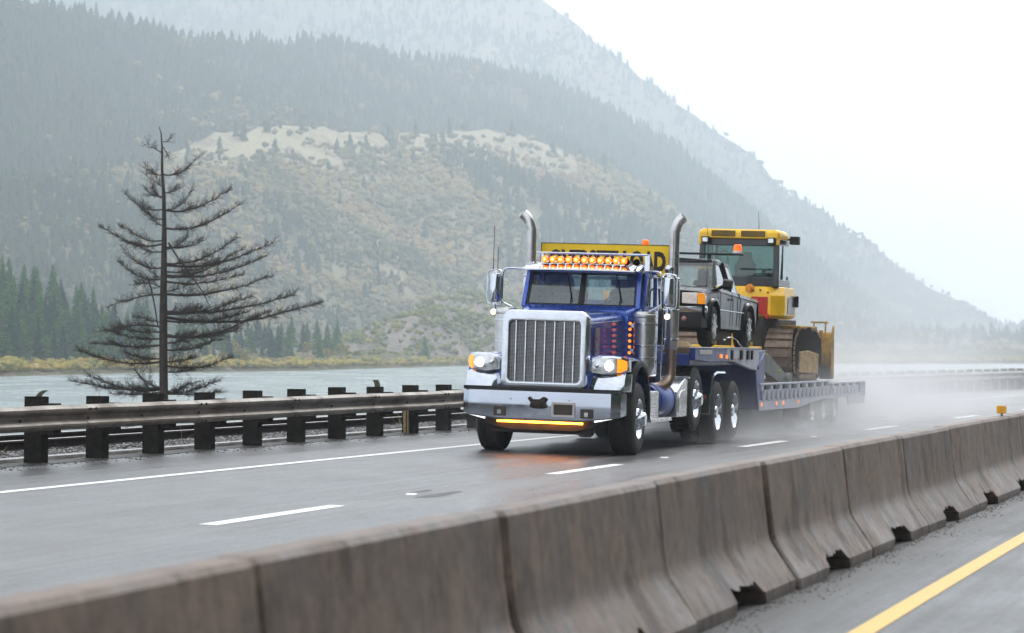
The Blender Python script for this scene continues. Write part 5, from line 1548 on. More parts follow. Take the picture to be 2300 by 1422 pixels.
tb_(MB().box(-1.16, 1.16, 3.6, 9.7, 1.30, 1.50), 'gooseneck_frame', M_TBLUE, .02)
tb_(MB().box(-1.16, 1.16, 9.45, 9.75, .50, 1.50), 'bulkhead', M_TBLUE, .02)
npl = 20
pl = MB().box(-1.16, 1.16, -.138, .138, 1.503, 1.588); plm = pl.mesh('deck_plank', M_DECK)
for k in range(21): inst('deck_plank', plm, tl, (0, 3.75 + k * .29 - oy, R.uniform(-.004, .003)))
b = MB()
for y in (7.3, 7.9, 8.2): b.box(1.25, 1.285, y, y + .12, 1.42, 1.56)
b.box(1.25, 1.30, 6.55, 6.62, 1.35, 1.6).box(1.25, 1.29, 7.6, 7.68, 1.33, 1.5)
for i, (y0, y1) in enumerate(((7.3, 7.45), (7.9, 8.05), (8.3, 8.38), (6.5, 6.6))):
    tb_(MB().box(1.25, 1.285, y0, y1, 1.40, 1.56), 'stake_pocket', M_BLK, .004)
tb_(MB().box(1.252, 1.26, 3.9, 4.9, 1.49, 1.555), 'pale_plate', M_PFR, .004)
tb_(MB().box(1.253, 1.28, 5.55, 5.67, 1.43, 1.49), 'marker_light', M_TREFL, .006)
tb_(MB().box(1.253, 1.275, 6.05, 6.12, 1.42, 1.48), 'marker_light', M_TREFL, .006)
tm_ = [MB().box(1.252, 1.256, 0, .13, 1.385, 1.42).mesh('reflective_tape', m) for m in (M_RED, M_WHT)]
for k in range(7): inst('reflective_tape', tm_[k % 2], tl, (0, 6.25 + k * .135 - oy, 0.0))
# lower deck: side beams of plate, slanted web bars and dark brackets along the top
def trapz(s, y0, y1, top, slots, base_poly):
    x0, x1 = sorted((s*1.20, s*1.25))
    tb_(MB().prism(base_poly, 'x', x0, x1), 'side_beam', M_TGREY, .008)
    tb_(MB().box(x0 - .01, x1 + .01, y0, y1, top - .035, top), 'top_rail', M_TGREY, .005)
wb = MB().bar((0, 0, .66), (0, .13, .845), .03, .085, up=(1, 0, 0)); wbm = wb.mesh('web_bar', M_TGREY, 0)
wb2 = MB().bar((0, .13, .66), (0, 0, .845), .03, .085, up=(1, 0, 0)); wbm2 = wb2.mesh('web_bar', M_TGREY, 0)
brm = MB().box(-.03, .03, 0, .28, .855, .935).mesh('bracket', M_BLK, 0)
brm2 = MB().box(-.03, .03, 0, .24, .855, .93).mesh('bracket', M_TGREY, 0)
for s in (-1, 1):
    trapz(s, 9.3, 17.0, .97, 0, [(9.3, .48), (9.3, .67), (16.95, .67), (16.95, .60), (16.2, .60), (13.3, .475)])
    trapz(s, 17.12, 21.7, .92, 0, [(17.12, .60), (17.12, .67), (21.7, .67), (21.7, .44), (19.6, .44), (19.4, .60)])
    for k in range(33):
        y = 9.45 + k * .232
        if y < 16.85: inst('web_bar', wbm if k % 2 else wbm2, tl, (s*1.228, y - oy, 0))
    for k in range(15): inst('web_bar', wbm if k % 2 else wbm2, tl, (s*1.228, 17.35 + k * .232 - oy, -.01))
    for k in range(16): inst('bracket', brm if k % 2 else brm2, tl, (s*1.222, 9.4 + k * .47 - oy, 0))
    for k in range(9): inst('bracket', brm if k % 2 else brm2, tl, (s*1.222, 17.3 + k * .47 - oy, -.04))
    tb_(MB().box(*sorted((s*1.14, s*1.19)), 9.4, 16.9, .55, .93), 'inner_beam', M_DARK)
    tb_(MB().box(*sorted((s*1.10, s*1.26)), 21.0, 21.7, .60, .88), 'tail_box', M_TBLUE, .01)
    for y in (9.42, 10.9, 11.6, 13.25):
        tb_(MB().box(*sorted((s*1.25, s*1.265)), y, y + .09, .56, .62), 'marker_light', M_TREFL, .004)
pk = MB().box(-1.18, 1.18, -.13, .13, .90, .962); pkm = pk.mesh('deck_plank', M_DECK)
for k in range(26): inst('deck_plank', pkm, tl, (0, 9.92 + k * .275 - oy, R.uniform(-.004, .003)))
tb_(MB().box(-.5, .5, 9.75, 21.5, .55, .89), 'frame', M_DARK, .01)
tb_(MB().box(-1.15, 1.15, 17.15, 21.6, .80, .88), 'rear_deck', M_DECK, .01)
for y in (15.4, 16.8, 18.2):
    tb_(MB().cyl((-1.0, y, .42), (1.0, y, .42), .06, n=10), 'axle', M_DARK)
    for s in (-1, 1): wheel(tl, s*1.17, y - oy, .42, s, Rr=.42, W=.24, rim=.235, style='deep', dual=True, nlug=0, rm=M_STEEL)
# folded ramp arm and roller beside the front of the lower deck
tb_(MB().prism([(10.3, 1.22), (10.35, 1.50), (10.9, 1.50), (13.3, 1.02), (13.1, .93), (12.3, .93)], 'x', 1.02, 1.08), 'ramp_arm', M_RAMP, .01)
tb_(MB().cyl((.95, 12.9, 1.02), (1.16, 12.9, 1.02), .12, n=18), 'roller', M_RAMP)

# ------------------------------------------------------------------ black pickup on the gooseneck
M_PBLK = mat('black_pickup_paint', (0.006, 0.007, 0.009), rough=0.12, coat=0.0, spec=0.17, var=0.05, vscale=4, dirt=(.02, .02, .023), dirt_amt=.2, dirt_scale=4)
M_PLAS = mat('dark_bumper_plastic', (0.022, 0.023, 0.028), rough=0.35, var=.15)
M_PGLASS = glass_mat('pale_green_car_glass', (0.55, 0.64, 0.62), .7, .05)
pu = empty('pickup_truck'); place(pu, 0, 6.8, 1.592, 0, -.010)
tag(pu, 'black extended-cab pickup truck with a lightbar on its roof, carried on the trailer gooseneck', 'pickup truck')
# local frame: front axle y=0, z=0 deck; wheelbase 3.15
def arch(cy, r, z0, n=9):
    return [(cy - r * math.cos(pi * k / n), z0 + r * math.sin(pi * k / n)) for k in range(n + 1)]
ac1 = [(cy_, max(cz_, .42)) for cy_, cz_ in arch(0, .44, .38)]
ac2 = [(cy_, max(cz_, .42)) for cy_, cz_ in arch(3.15, .44, .38)]
def body_side(x):
    return [(-.80, .60), (-.80, .78), (-.78, .93), (-.60, .99), (0.35, 1.045), (.42, 1.05), (2.22, 1.0), (4.02, .95), (4.06, .92), (4.06, .55), (3.98, .45)] + ac2[::-1] + [(2.6, .34), (.55, .34)] + ac1[::-1] + [(-.55, .44), (-.72, .50)]
b = MB()
sec = []
for x, k, dz in ((-.88, 0, 0), (-.87, 0, .0), (-.82, 1, .02)): pass
def outline_scaled(x, inset, lift):
    out = []
    for y, z in body_side(0):
        zz = z
        if z > .9: zz = z + lift
        yy = y + (inset if y < -.7 else (-inset if y > 4 else 0))
        out.append((x, yy, zz))
    return out
rings = [outline_scaled(-.84, .03, -.02), outline_scaled(-.88, .015, -.04), outline_scaled(-.88, 0.015, -.04)]
xs = [(-.80, .03, -.0), (-.868, .01, -.035), (-.88, .0, -.07)]
full = [outline_scaled(-.862, .03, -.10), outline_scaled(-.88, .02, -.075), outline_scaled(-.855, .0, -.02), outline_scaled(-.78, -.015, .0), outline_scaled(-.4, -.06, .025), outline_scaled(0, -.07, .03), outline_scaled(.4, -.06, .025), outline_scaled(.78, -.015, 0), outline_scaled(.855, .0, -.02), outline_scaled(.88, .02, -.075), outline_scaled(.862, .03, -.10)]
bd = MB().loft(full).build('body', M_PBLK, pu, ang=32)
# greenhouse
def gring(y, wb_, wt, zb, zt): return [(-wb_, y, zb), (-wt - .01, y, zt - .06), (-wt + .05, y, zt), (0, y, zt + .02), (wt - .05, y, zt), (wt + .01, y, zt - .06), (wb_, y, zb)]
roof = MB().loft([gring(1.02, .66, .60, 1.42, 1.50), gring(1.15, .66, .62, 1.42, 1.545), gring(1.7, .66, .63, 1.42, 1.565), gring(2.05, .66, .62, 1.42, 1.55), gring(2.16, .65, .60, 1.42, 1.50)]).build('roof', M_PBLK, pu, ang=40)
for s in (-1, 1):
    p = MB()
    p.bar((s*.80, .30, 1.02), (s*.645, 1.02, 1.50), .06, .05)
    p.bar((s*.83, 1.52, .99), (s*.665, 1.50, 1.50), .05, .09)
    p.add([(s*.84, 2.10, .97), (s*.845, 2.30, .97), (s*.655, 2.17, 1.49), (s*.66, 2.02, 1.49), (s*.79, 2.10, .97), (s*.79, 2.30, .97), (s*.61, 2.17, 1.49), (s*.61, 2.02, 1.49)], [(0,1,2,3),(7,6,5,4),(0,4,5,1),(1,5,6,2),(2,6,7,3),(3,7,4,0)])
    p.bar((s*.665, 1.0, 1.475), (s*.665, 2.12, 1.475), .05, .06)
    p.build('pillar', M_PBLK, pu, bevel=.008)
    q = [(s*.835, .42, 1.02), (s*.835, 1.50, 1.0), (s*.675, 1.48, 1.46), (s*.675, 1.02, 1.46)]
    MB().add(q, [(0, 1, 2, 3)]).build('side_window', M_GLASS, pu, ang=0)
    q = [(s*.835, 1.56, 1.0), (s*.835, 2.14, .99), (s*.67, 2.06, 1.45), (s*.675, 1.54, 1.46)]
    MB().add(q, [(0, 1, 2, 3)]).build('side_window', M_GLASS, pu, ang=0)
    # door seams and sill line: sunk dark gaps drawn as thin recessed strips
    dm = MB()
    dm.tube([(s*.882, .50, .98), (s*.884, .47, .80), (s*.884, .52, .42)], .006, 5)
    dm.tube([(s*.866, 1.60, .99), (s*.884, 1.62, .80), (s*.884, 1.60, .40)], .006, 5)
    dm.tube([(s*.866, 2.20, .99), (s*.885, 2.26, .86), (s*.884, 2.24, .60), (s*.884, 2.18, .40)], .009, 5)
    dm.build('door_gap', M_BLK, pu)
    MB().tube([(s*.884, .46, .66), (s*.889, 1.2, .655), (s*.886, 2.6, .65)], .009, 6).build('side_moulding', M_CHR, pu)
    MB().box(*sorted((s*.884, s*.905)), 1.42, 1.54, .84, .88).build('door_handle', M_BLK, pu, bevel=.006)
    mi = MB(); mi.loft([[(s*(.93 + dx), y, z) for dx, z in ((-.03, z0), (.13, z0 + .01), (.14, z1 - .02), (-.02, z1))] for y, z0, z1 in ((.50, 1.03, 1.17), (.58, 1.0, 1.20), (.66, 1.01, 1.19))])
    mi.bar((s*.82, .60, 1.03), (s*.94, .58, 1.08), .05, .06)
    mi.build('mirror', M_BLK, pu, bevel=.02)
    for cy_ in (0, 3.15):
        fl = MB(); secs = []
        for k in range(17):
            a = pi * (-.06 + 1.12 * k / 16); r1, r2 = .50, .425
            secs.append([(s*.86, cy_ - r1 * math.cos(a), .37 + r1 * math.sin(a)), (s*.905, cy_ - (r1 - .02) * math.cos(a), .37 + (r1 - .02) * math.sin(a)), (s*.915, cy_ - r2 * 1.03 * math.cos(a), .37 + r2 * 1.03 * math.sin(a)), (s*.89, cy_ - r2 * math.cos(a), .37 + r2 * math.sin(a)), (s*.80, cy_ - r2 * math.cos(a), .37 + r2 * math.sin(a))])
        fl.loft(secs).build('wheel_arch', M_PBLK, pu, ang=45)
        w = wheel(pu, s*.885, cy_, .365, s, Rr=.365, W=.24, rim=.235, style='car', nlug=0, rm=M_BLK)
        sp = MB()
        for k in range(7):
            a = 2 * pi * k / 7
            sp.bar((-.015, .05 * math.cos(a), .05 * math.sin(a)), (-.012, .225 * math.cos(a), .225 * math.sin(a)), .035, .055, up=(1, 0, 0))
        sp.lathe([(-.03, .225), (-.004, .232), (-.004, .222), (-.03, .215)], (0, 0, 0), 'x', 28)
        sp.lathe([(-.02, .06), (.0, .055), (.008, .0001)], (0, 0, 0), 'x', 14)
        sp.build('spokes', M_ALU, w, ang=40)
    # headlamp with amber corner, fog lamp
    hl = MB().loft([[(s*.50, -.89, .725), (s*.50, -.885, .905), (s*.50, -.75, .905), (s*.50, -.75, .725)], [(s*.76, -.862, .72), (s*.76, -.855, .91), (s*.76, -.7, .91), (s*.76, -.7, .72)]])
    hl.build('headlamp', M_LENS2 if 'M_LENS2' in globals() else mat('pink_clear_lens', (0.85, 0.77, 0.74), rough=0.12, metal=0.0, var=0.15, vscale=18, coat=1.0), pu, bevel=.01)
    MB().loft([[(s*.768, -.862, .72), (s*.768, -.855, .91), (s*.768, -.7, .91), (s*.768, -.7, .72)], [(s*.882, -.80, .72), (s*.878, -.80, .90), (s*.864, -.62, .90), (s*.868, -.62, .72)]]).build('corner_lamp', mat('amber_corner_lens', (.85, .33, .02), rough=.2, coat=1, emit=(1, .3, .02), estr=.25), pu, bevel=.008)
    MB().lathe([(-.01, .0001), (0, .04), (.02, .05)], (s*.55, -.90, .47), 'y', 16).build('fog_lamp', mat('dull_fog_lens', (.42, .2, .2), rough=.2, metal=.4), pu)
# windshield, rear window
MB().add([(-.79, .34, 1.03), (.79, .34, 1.03), (.63, 1.02, 1.485), (-.63, 1.02, 1.485)], [(0, 1, 2, 3)]).build('windshield', M_PGLASS, pu, ang=0)
MB().add([(-.74, 2.22, 1.0), (.74, 2.22, 1.0), (.61, 2.14, 1.47), (-.61, 2.14, 1.47)], [(0, 1, 2, 3)]).build('rear_window', M_GLASS, pu, ang=0)
MB().bar((-.70, .36, 1.05), (.1, .40, 1.06), .02).bar((.05, .30, 1.05), (.68, .38, 1.06), .016).build('wiper', M_BLK, pu)
MB().box(-.80, .80, .42, .80, .82, 1.03).build('dashboard', M_SEAT, pu, bevel=.04)
MB().box(-.82, .82, .45, 2.2, .40, .62).build('cab_floor', M_SEAT, pu)
for x in (-.38, .38):
    MB().loft([[(x + a * .22, y, z) for a, z in ((-1, z0), (1, z0), (.8, z1), (-.8, z1))] for y, z0, z1 in ((1.30, .60, 1.12), (1.44, .60, 1.20))]).box(x - .1, x + .1, 1.36, 1.43, 1.18, 1.36).build('seat', M_SEAT, pu, bevel=.03)
# bumper: polished upper strip, dark lower body
MB().loft([[(x, y, .585), (x, y - .03, .62), (x, y - .025, .675), (x, y + .05, .69), (x, y + .1, .60)] for x, y in ((-.88, -.62), (-.84, -.82), (-.6, -.90), (0, -.94), (.6, -.90), (.84, -.82), (.88, -.62))]).build('bumper_strip', M_CHR, pu, ang=45)
MB().loft([[(x, y, .33), (x, y - .02, .36), (x, y - .005, .58), (x, y + .1, .59), (x, y + .15, .34)] for x, y in ((-.87, -.60), (-.83, -.80), (-.6, -.88), (0, -.92), (.6, -.88), (.83, -.80), (.87, -.60))]).build('bumper', M_PLAS, pu, ang=45)
MB().box(-.48, .48, -.90, -.80, .72, .90).build('grille', M_BLK, pu, bevel=.01)
for k in range(3): MB().box(-.47, .47, -.915, -.90, .755 + k * .05, .775 + k * .05).build('grille_slat', M_PLAS, pu)
MB().box(-.80, .80, -.72, -.55, .40, .6).box(-.7, .7, -.5, 3.9, .30, .45).build('chassis', M_DARK, pu)
MB().box(-.75, .75, 2.28, 4.0, .92, .965).build('bed_cover', M_BLK, pu)
# hood crease lines
b = MB()
for s in (-1, 1): b.tube([(s*.52, -.70, .985), (s*.58, -.2, 1.03), (s*.66, .30, 1.063)], .007, 5)
b.build('hood_gap', M_BLK, pu)
# light bar with beacon
MB().box(-1.0, 1.10, 1.22, 1.34, 1.63, 1.665).build('roof_bar', M_BLK, pu, bevel=.01)
b = MB()
for x in (-.5, .5): b.box(x - .03, x + .03, 1.24, 1.32, 1.56, 1.63)
for x in (-.5, .5): o_ = MB().box(x - .03, x + .03, 1.24, 1.32, 1.56, 1.63).build('bar_foot', M_BLK, pu)
bcn = MB().lathe([(0, .085), (.03, .085), (.031, .075), (.045, .073)], (1.0, 1.28, 1.665), 'z', 18).build('beacon_base', M_WHT, pu)
MB().lathe([(.045, .07), (.05, .074), (.14, .066), (.155, .05), (.157, .0001)], (1.0, 1.28, 1.665), 'z', 18).build('beacon', M_ORG, bcn)
MB().tube([(.70, .18, 1.05), (.695, .18, 1.5), (.68, .20, 2.06)], [.007, .005, .004], 6).build('antenna', M_BLK, pu)

# ------------------------------------------------------------------ yellow bulldozer on the lower deck, back to the road ahead
M_DY = mat('bulldozer_yellow', (1.0, 0.57, 0.008), rough=0.35, coat=0.3, var=0.1, vscale=3, dirt=(.45, .25, .03), dirt_amt=.3, dirt_scale=4)
M_DY2 = mat('dusty_yellow', (0.56, 0.33, 0.05), rough=0.55, var=0.2, vscale=3, dirt=(.20, .13, .06), dirt_amt=.85, dirt_scale=5)
M_DGR = mat('dark_cab_frame', (0.025, 0.028, 0.034), rough=0.35, coat=.4, var=.15)
M_TRK = mat('rusty_track_steel', (0.27, 0.20, 0.15), rough=0.5, metal=0.45, var=0.3, vscale=8, dirt=(.09, .06, .045), dirt_amt=.7, dirt_scale=7)
M_TAN = mat('caked_mud_on_frame', (0.36, 0.24, 0.13), rough=0.75, var=0.25, vscale=9, dirt=(.10, .06, .035), dirt_amt=.7, dirt_scale=8)
M_TAN2 = mat('dried_tan_mud', (0.55, 0.38, 0.2), rough=.8, spec=.2, var=.25, vscale=9, dirt=(.2, .12, .06), dirt_amt=.6, dirt_scale=8)
M_GRL = mat('brown_roof_grille', (0.16, 0.10, 0.02), rough=0.6, var=0.15)
M_REDP = mat('red_service_panel', (0.50, 0.025, 0.02), rough=0.4, var=0.12)
M_LIME = mat('lime_strap', (0.5, 0.62, 0.05), rough=.6)
M_MATT = mat('matt_black_guard_and_void', (0.012, 0.011, 0.011), rough=.95, spec=.03, var=.3)
dz = empty('bulldozer'); place(dz, 0, 14.6, .965)
tag(dz, 'yellow bulldozer with dark glazed cab and rusty crawler tracks on the lower trailer deck', 'bulldozer')
def D(mb, name, m, bevel=0, parent=dz, ang=38):
    mb.v = [(x, y - 14.6, z - .965) for x, y, z in mb.v]
    return mb.build(name, m, parent, ang=ang, bevel=bevel)
# tracks: shoes around a closed path
def track_path(y0, y1, z0, z1, r):
    zc0 = z0 + r; L = y1 - y0 - 2 * r
    per = 2 * L + 2 * pi * r
    def at(u):
        u = u % per
        if u < L: return (y0 + r + u, z1, 0)
        u -= L
        if u < pi * r: a = u / r; return (y1 - r + r * math.sin(a), (z0 + z1) / 2 + r * math.cos(a), -a)
        u -= pi * r
        if u < L: return (y1 - r - u, z0, -pi)
        u -= L; a = u / r
        return (y0 + r - r * math.sin(a), (z0 + z1) / 2 - r * math.cos(a), -pi - a)
    return per, at
r_ = .46; ty0, ty1, tz0, tz1 = 12.98, 16.35, 1.0, 1.92
per, at = track_path(ty0, ty1, tz0, tz1, r_)
shoe = MB()
shoe.prism([(-.095, -.02), (.095, -.02), (.095, .005), (-.055, .005), (-.06, .055), (-.078, .055), (-.085, .005), (-.095, .005)], 'x', -.265, .265)
for dx in (-.07, .07):
    for dy in (-.02, .05): shoe.cyl((dx, dy, .0), (dx, dy, .02), .017, n=6)
shm = shoe.mesh('track_shoe', M_TRK, 25)
ns = 46
for s in (-1, 1):
    tk_e = empty('track', dz)
    for k in range(ns):
        y, z, a = at(per * k / ns)
        o = inst('track_shoe', shm, tk_e, (s*.875, y - 14.6, z - .965), (a, 0, 0))
    fr = D(MB().prism([(13.5, 1.08), (13.5, 1.30), (13.75, 1.56), (15.55, 1.56), (15.9, 1.30), (15.9, 1.08)], 'x', *sorted((s*.72, s*1.10))), 'track_frame', M_TAN, .02)
    pass
    rl = MB(); 
    for k in range(6): rl.lathe([(-.25, .11), (.0, .11), (.02, .07), (.03, .0001)], (s*1.07, 13.9 + k * .34, 1.13), 'x', 14, s)
    D(rl, 'rollers', M_TRK, 0, fr)['kind'] = 'stuff'
    for cy_ in (13.46, 15.88):
        sp = MB(); sp.lathe([(-.3, .38), (.02, .38), (.025, .30), (.0, .28), (.0, .12), (.05, .11), (.06, .0001)], (s*1.0, cy_, 1.46), 'x', 26, s)
        if cy_ < 14:
            for k in range(22):
                a = 2 * pi * k / 22
                sp.box(*sorted((s*.93, s*.99)), cy_ + .40 * math.cos(a) - .03, cy_ + .40 * math.cos(a) + .03, 1.46 + .40 * math.sin(a) - .03, 1.46 + .40 * math.sin(a) + .03)
        D(sp, 'sprocket' if cy_ < 14 else 'idler', M_TRK, 0)
    # black plate: upper guard plus the flank void's shade put into the colour
    top = [(13.1 + .26 * k, 1.96 + .035 * math.sin(k * 2.1) + (.04 if k in (5, 6, 7) else 0) - (.05 * (k - 9) if k > 9 else 0)) for k in range(13)]
    out = [(13.02, 1.35), (13.05, 1.75)] + top + [(16.36, 1.6), (16.38, 1.3), (16.25, 1.04), (15.9, 1.02), (15.8, 1.2), (13.6, 1.2), (13.3, 1.05)]
    D(MB().prism(out, 'x', *sorted((s*1.142, s*1.158))), 'guard_and_void', M_MATT, 0)
    D(MB().prism([(13.75, 1.03), (13.75, 1.11), (15.6, 1.11), (15.6, 1.03)], 'x', *sorted((s*1.16, s*1.178))), 'guard_plate', M_TAN, .01)
    sp_ = MB()
    for k in range(14):
        a = math.radians(95 + 170 * k / 13); y = 13.50 + .42 * math.cos(a); z = 1.47 + .43 * math.sin(a); sp_.box(*sorted((s*1.16, s*1.18)), y - .035, y + .035, z - .035, z + .035)
    D(sp_, 'sprocket_teeth', M_TAN, 0)['kind'] = 'stuff'
    D(MB().prism([(13.62, 1.14), (13.66, 1.54), (14.6, 1.565), (15.76, 1.50), (15.76, 1.10)], 'x', *sorted((s*1.162, s*1.20))), 'guard_plate', M_TAN2, .012)
# hull, rear tank, cab
D(MB().box(-.58, .58, 12.95, 16.6, 1.35, 2.16), 'hull', M_DARK, .02)
def oct_(x, y0, y1, ch): return [(-x + ch, y0), (x - ch, y0), (x, y0 + ch * 1.3), (x, y1), (-x, y1), (-x, y0 + ch * 1.3)]
tank = MB(); o1 = oct_(.90, 13.15, 14.65, .22); o2 = oct_(.86, 13.2, 14.62, .30)
tank.loft([[(x, y, 2.16) for x, y in oct_(.84, 13.22, 14.6, .2)], [(x, y, 2.22) for x, y in o1], [(x, y, 2.60) for x, y in o1], [(x, y, 2.77) for x, y in o2]])
rt = D(tank, 'rear_body', M_DY, .012, ang=20)
for (x, z) in ((-.1, 2.68), (.33, 2.69), (.47, 2.70), (.6, 2.55), (.6, 2.36), (.62, 2.66)):
    D(MB().cyl((x, 13.14, z), (x, 13.165, z), .018, n=10), 'bolt', M_IRON, 0, rt)
D(MB().box(.30, .62, 13.125, 13.16, 2.24, 2.575), 'service_panel', M_REDP, .01, rt)
D(MB().box(.315, .45, 13.11, 13.13, 2.27, 2.47), 'service_hatch', M_BLK, .008, rt)
D(MB().lathe([(0, .055), (-.02, .05), (-.03, .0001)], (.62, 13.13, 2.20), 'y', 16), 'red_cap', M_REDP, 0, rt)
D(MB().box(.44, .56, 13.13, 13.15, 2.205, 2.212).box(.44, .56, 13.13, 13.15, 2.185, 2.192), 'vent_slots', M_BLK, 0, rt)
D(MB().lathe([(.02, .09), (-.04, .085), (-.05, .05), (-.06, .0001)], (.26, 13.2, 2.73), 'y', 18).box(.235, .285, 13.1, 13.15, 2.66, 2.76), 'filler_cap', M_ORG2 if 'M_ORG2' in globals() else mat('orange_cap', (.7, .25, .02), rough=.4), 0, rt)
D(MB().prism([(13.75, 2.27), (13.75, 2.56), (14.1, 2.62), (14.5, 2.60), (14.5, 2.27)], 'x', .902, .91), 'side_grille', M_DGR, 0, rt)
D(MB().box(.90, .97, 14.52, 14.60, 2.40, 2.62), 'side_lamp', M_BLK, .01, rt)
cabd = MB()
zc0, zc1 = 2.77, 3.68
cr = [(-.74, 13.35), (.74, 13.35), (.70, 14.55), (-.70, 14.55)]
for x, y in cr: cabd.bar((x, y, zc0), (x * .97, y + (.03 if y < 14 else -.02), zc1), .11 if y < 14 else .07, .11 if y < 14 else .07)
cabd.box(-.78, .78, 13.30, 13.42, 2.77, 2.96).box(-.76, .76, 13.33, 13.43, 3.55, 3.69).box(-.75, .75, 14.5, 14.6, 2.77, 3.0).box(-.74, .74, 14.48, 14.56, 3.58, 3.69)
for s in (-1, 1): cabd.box(*sorted((s*.70, s*.78)), 13.35, 14.6, 2.77, 2.92).box(*sorted((s*.68, s*.75)), 13.35, 14.55, 3.58, 3.69).bar((s*.735, 13.93, 2.9), (s*.72, 13.98, 3.62), .05, .06)
cabo = D(cabd, 'cab', M_DGR, .015)
D(MB().box(-.74, .74, 13.35, 14.6, 2.765, 2.80), 'cab_floor', M_DARK, 0, cabo)
D(MB().prism([(-.66, 2.96), (.66, 2.96), (.66, 3.56), (-.66, 3.56)], 'y', 13.365, 13.372), 'rear_window', M_TEAL, 0, cabo, 0)
D(MB().prism([(-.64, 3.0), (.64, 3.0), (.64, 3.58), (-.64, 3.58)], 'y', 14.53, 14.537), 'front_window', M_TEAL, 0, cabo, 0)
for s in (-1, 1): D(MB().prism([(13.42, 2.92), (14.5, 2.92), (14.5, 3.58), (13.42, 3.58)], 'x', *sorted((s*.728, s*.734))), 'side_window', M_TEAL, 0, cabo, 0)
D(MB().loft([[(x, 13.95 + dy, z) for dy, x, z in ((0, -.2, 2.85), (0, .2, 2.85), (0, .21, 3.2), (0, .13, 3.30), (0, .11, 3.45), (0, -.11, 3.45), (0, -.13, 3.30), (0, -.21, 3.2))], [(x, 14.07, z) for x, z in ((-.2, 2.85), (.2, 2.85), (.21, 3.2), (.13, 3.3), (.11, 3.45), (-.11, 3.45), (-.13, 3.3), (-.21, 3.2))]]).box(-.22, .22, 14.0, 14.35, 2.80, 2.98), 'seat', M_SEAT, .02, cabo)
D(MB().bar((.45, 14.3, 2.8), (.45, 14.2, 3.15), .05).bar((-.5, 14.3, 2.8), (-.42, 14.1, 3.25), .03).tube([(-.5, 13.6, 3.1), (-.42, 13.6, 3.4), (-.3, 13.6, 3.45), (-.25, 13.6, 3.2)], .015, 6, smooth=3).box(.3, .6, 14.1, 14.3, 3.0, 3.12), 'controls', M_BLK, 0, cabo)
rf_ = MB(); rr_ = [(-.76, 13.24), (.76, 13.24), (.79, 13.3), (.79, 14.1), (.72, 14.7), (-.72, 14.7), (-.79, 14.1), (-.79, 13.3)]
rf_.loft([[(x, y, 3.685) for x, y in rr_], [(x, y, 3.80) for x, y in rr_], [(x * .94, 13.95 + (y - 13.95) * .93, 3.865) for x, y in rr_]])
rfo = D(rf_, 'roof', M_DY, .02, ang=25)
for x in (-.30, .28): D(MB().box(x - .235, x + .235, 13.225, 13.245, 3.72, 3.835), 'roof_vent', M_GRL, .008, rfo)
for x in (-.64, .64):
    o = D(MB().box(x - .075, x + .075, 13.17, 13.27, 3.58, 3.71), 'work_lamp', M_BLK, .01, rfo)
    D(MB().box(x - .05, x + .05, 13.16, 13.17, 3.61, 3.69), 'lens', M_LENS, 0, o)
for x in (-.755, .755): D(MB().box(x - .035, x + .035, 13.26, 13.34, 3.57, 3.69), 'roof_corner', M_DY, .01, rfo)
D(MB().box(.80, .98, 14.3, 14.5, 3.62, 3.78).bar((.74, 14.4, 3.72), (.84, 14.4, 3.72), .04), 'front_work_lamp', M_BLK, .015, rfo)
D(MB().tube([(.36, 13.4, 3.86), (.355, 13.4, 4.05), (.34, 13.4, 4.22)], [.008, .005, .004], 6), 'antenna', M_BLK, 0, rfo)
# engine hood, lift frame and blade
D(MB().box(-.42, .42, 14.65, 16.7, 1.95, 2.42).box(-.36, .36, 16.6, 16.8, 1.9, 2.35), 'engine_hood', M_DY, .04)
D(MB().box(-1.0, 1.0, 14.7, 16.7, 1.98, 2.05), 'fender_deck', M_DY2, .02)
for s in (-1, 1):
    D(MB().tube([(s*.3, 16.6, 2.1), (s*.35, 17.2, 1.5)], .05, 10), 'lift_cylinder', M_STEEL)
bl = MB(); secs = []
for x in (-1.2, -.9, 0, .9, 1.2):
    secs.append([(x, 17.28, 1.93), (x, 17.18, 1.8), (x, 17.16, 1.45), (x, 17.24, 1.2), (x, 17.40, 1.02), (x, 17.46, 1.03), (x, 17.34, 1.25), (x, 17.30, 1.5), (x, 17.33, 1.85), (x, 17.42, 1.95)])
blo = D(bl.loft(secs), 'blade', M_DY2, .01)
for s in (-1, 1):
    D(MB().prism([(17.10, 1.35), (17.14, 1.9), (17.34, 2.08), (17.42, 2.08), (17.55, 1.0), (17.30, 1.0)], 'x', *sorted((s*1.2, s*1.23))), 'end_bit', M_DY2, .005, blo)
    D(MB().box(*sorted((s*1.0, s*1.22)), 17.10, 17.52, .985, 1.26), 'cutting_edge', M_IRON, .005, blo)
    D(MB().bar((s*1.0, 17.16, 1.2), (s*1.0, 17.18, 1.98), .08, .06), 'rib', M_DY2, .01, blo)
D(MB().tube([(.86, 17.1, 1.85), (.86, 17.1, 2.13), (1.1, 17.1, 2.13), (1.1, 17.1, 1.85)], .02, 6).box(.80, 1.15, 17.05, 17.15, 2.12, 2.155), 'lamp_guard', M_DY2, 0)
# rear ripper beam
rp = D(MB().box(-.95, .66, 12.30, 12.52, 1.42, 1.62).box(-.5, -.3, 12.4, 13.2, 1.5, 1.7).box(.2, .4, 12.4, 13.2, 1.5, 1.7), 'ripper_beam', M_DY, .02)
D(MB().box(.1, .24, 12.34, 12.5, 1.6, 2.0), 'ripper_link', M_DY, .01, rp)
D(MB().box(-.5, .5, 12.7, 13.0, 1.1, 1.5), 'drawbar', M_TRK, .03)
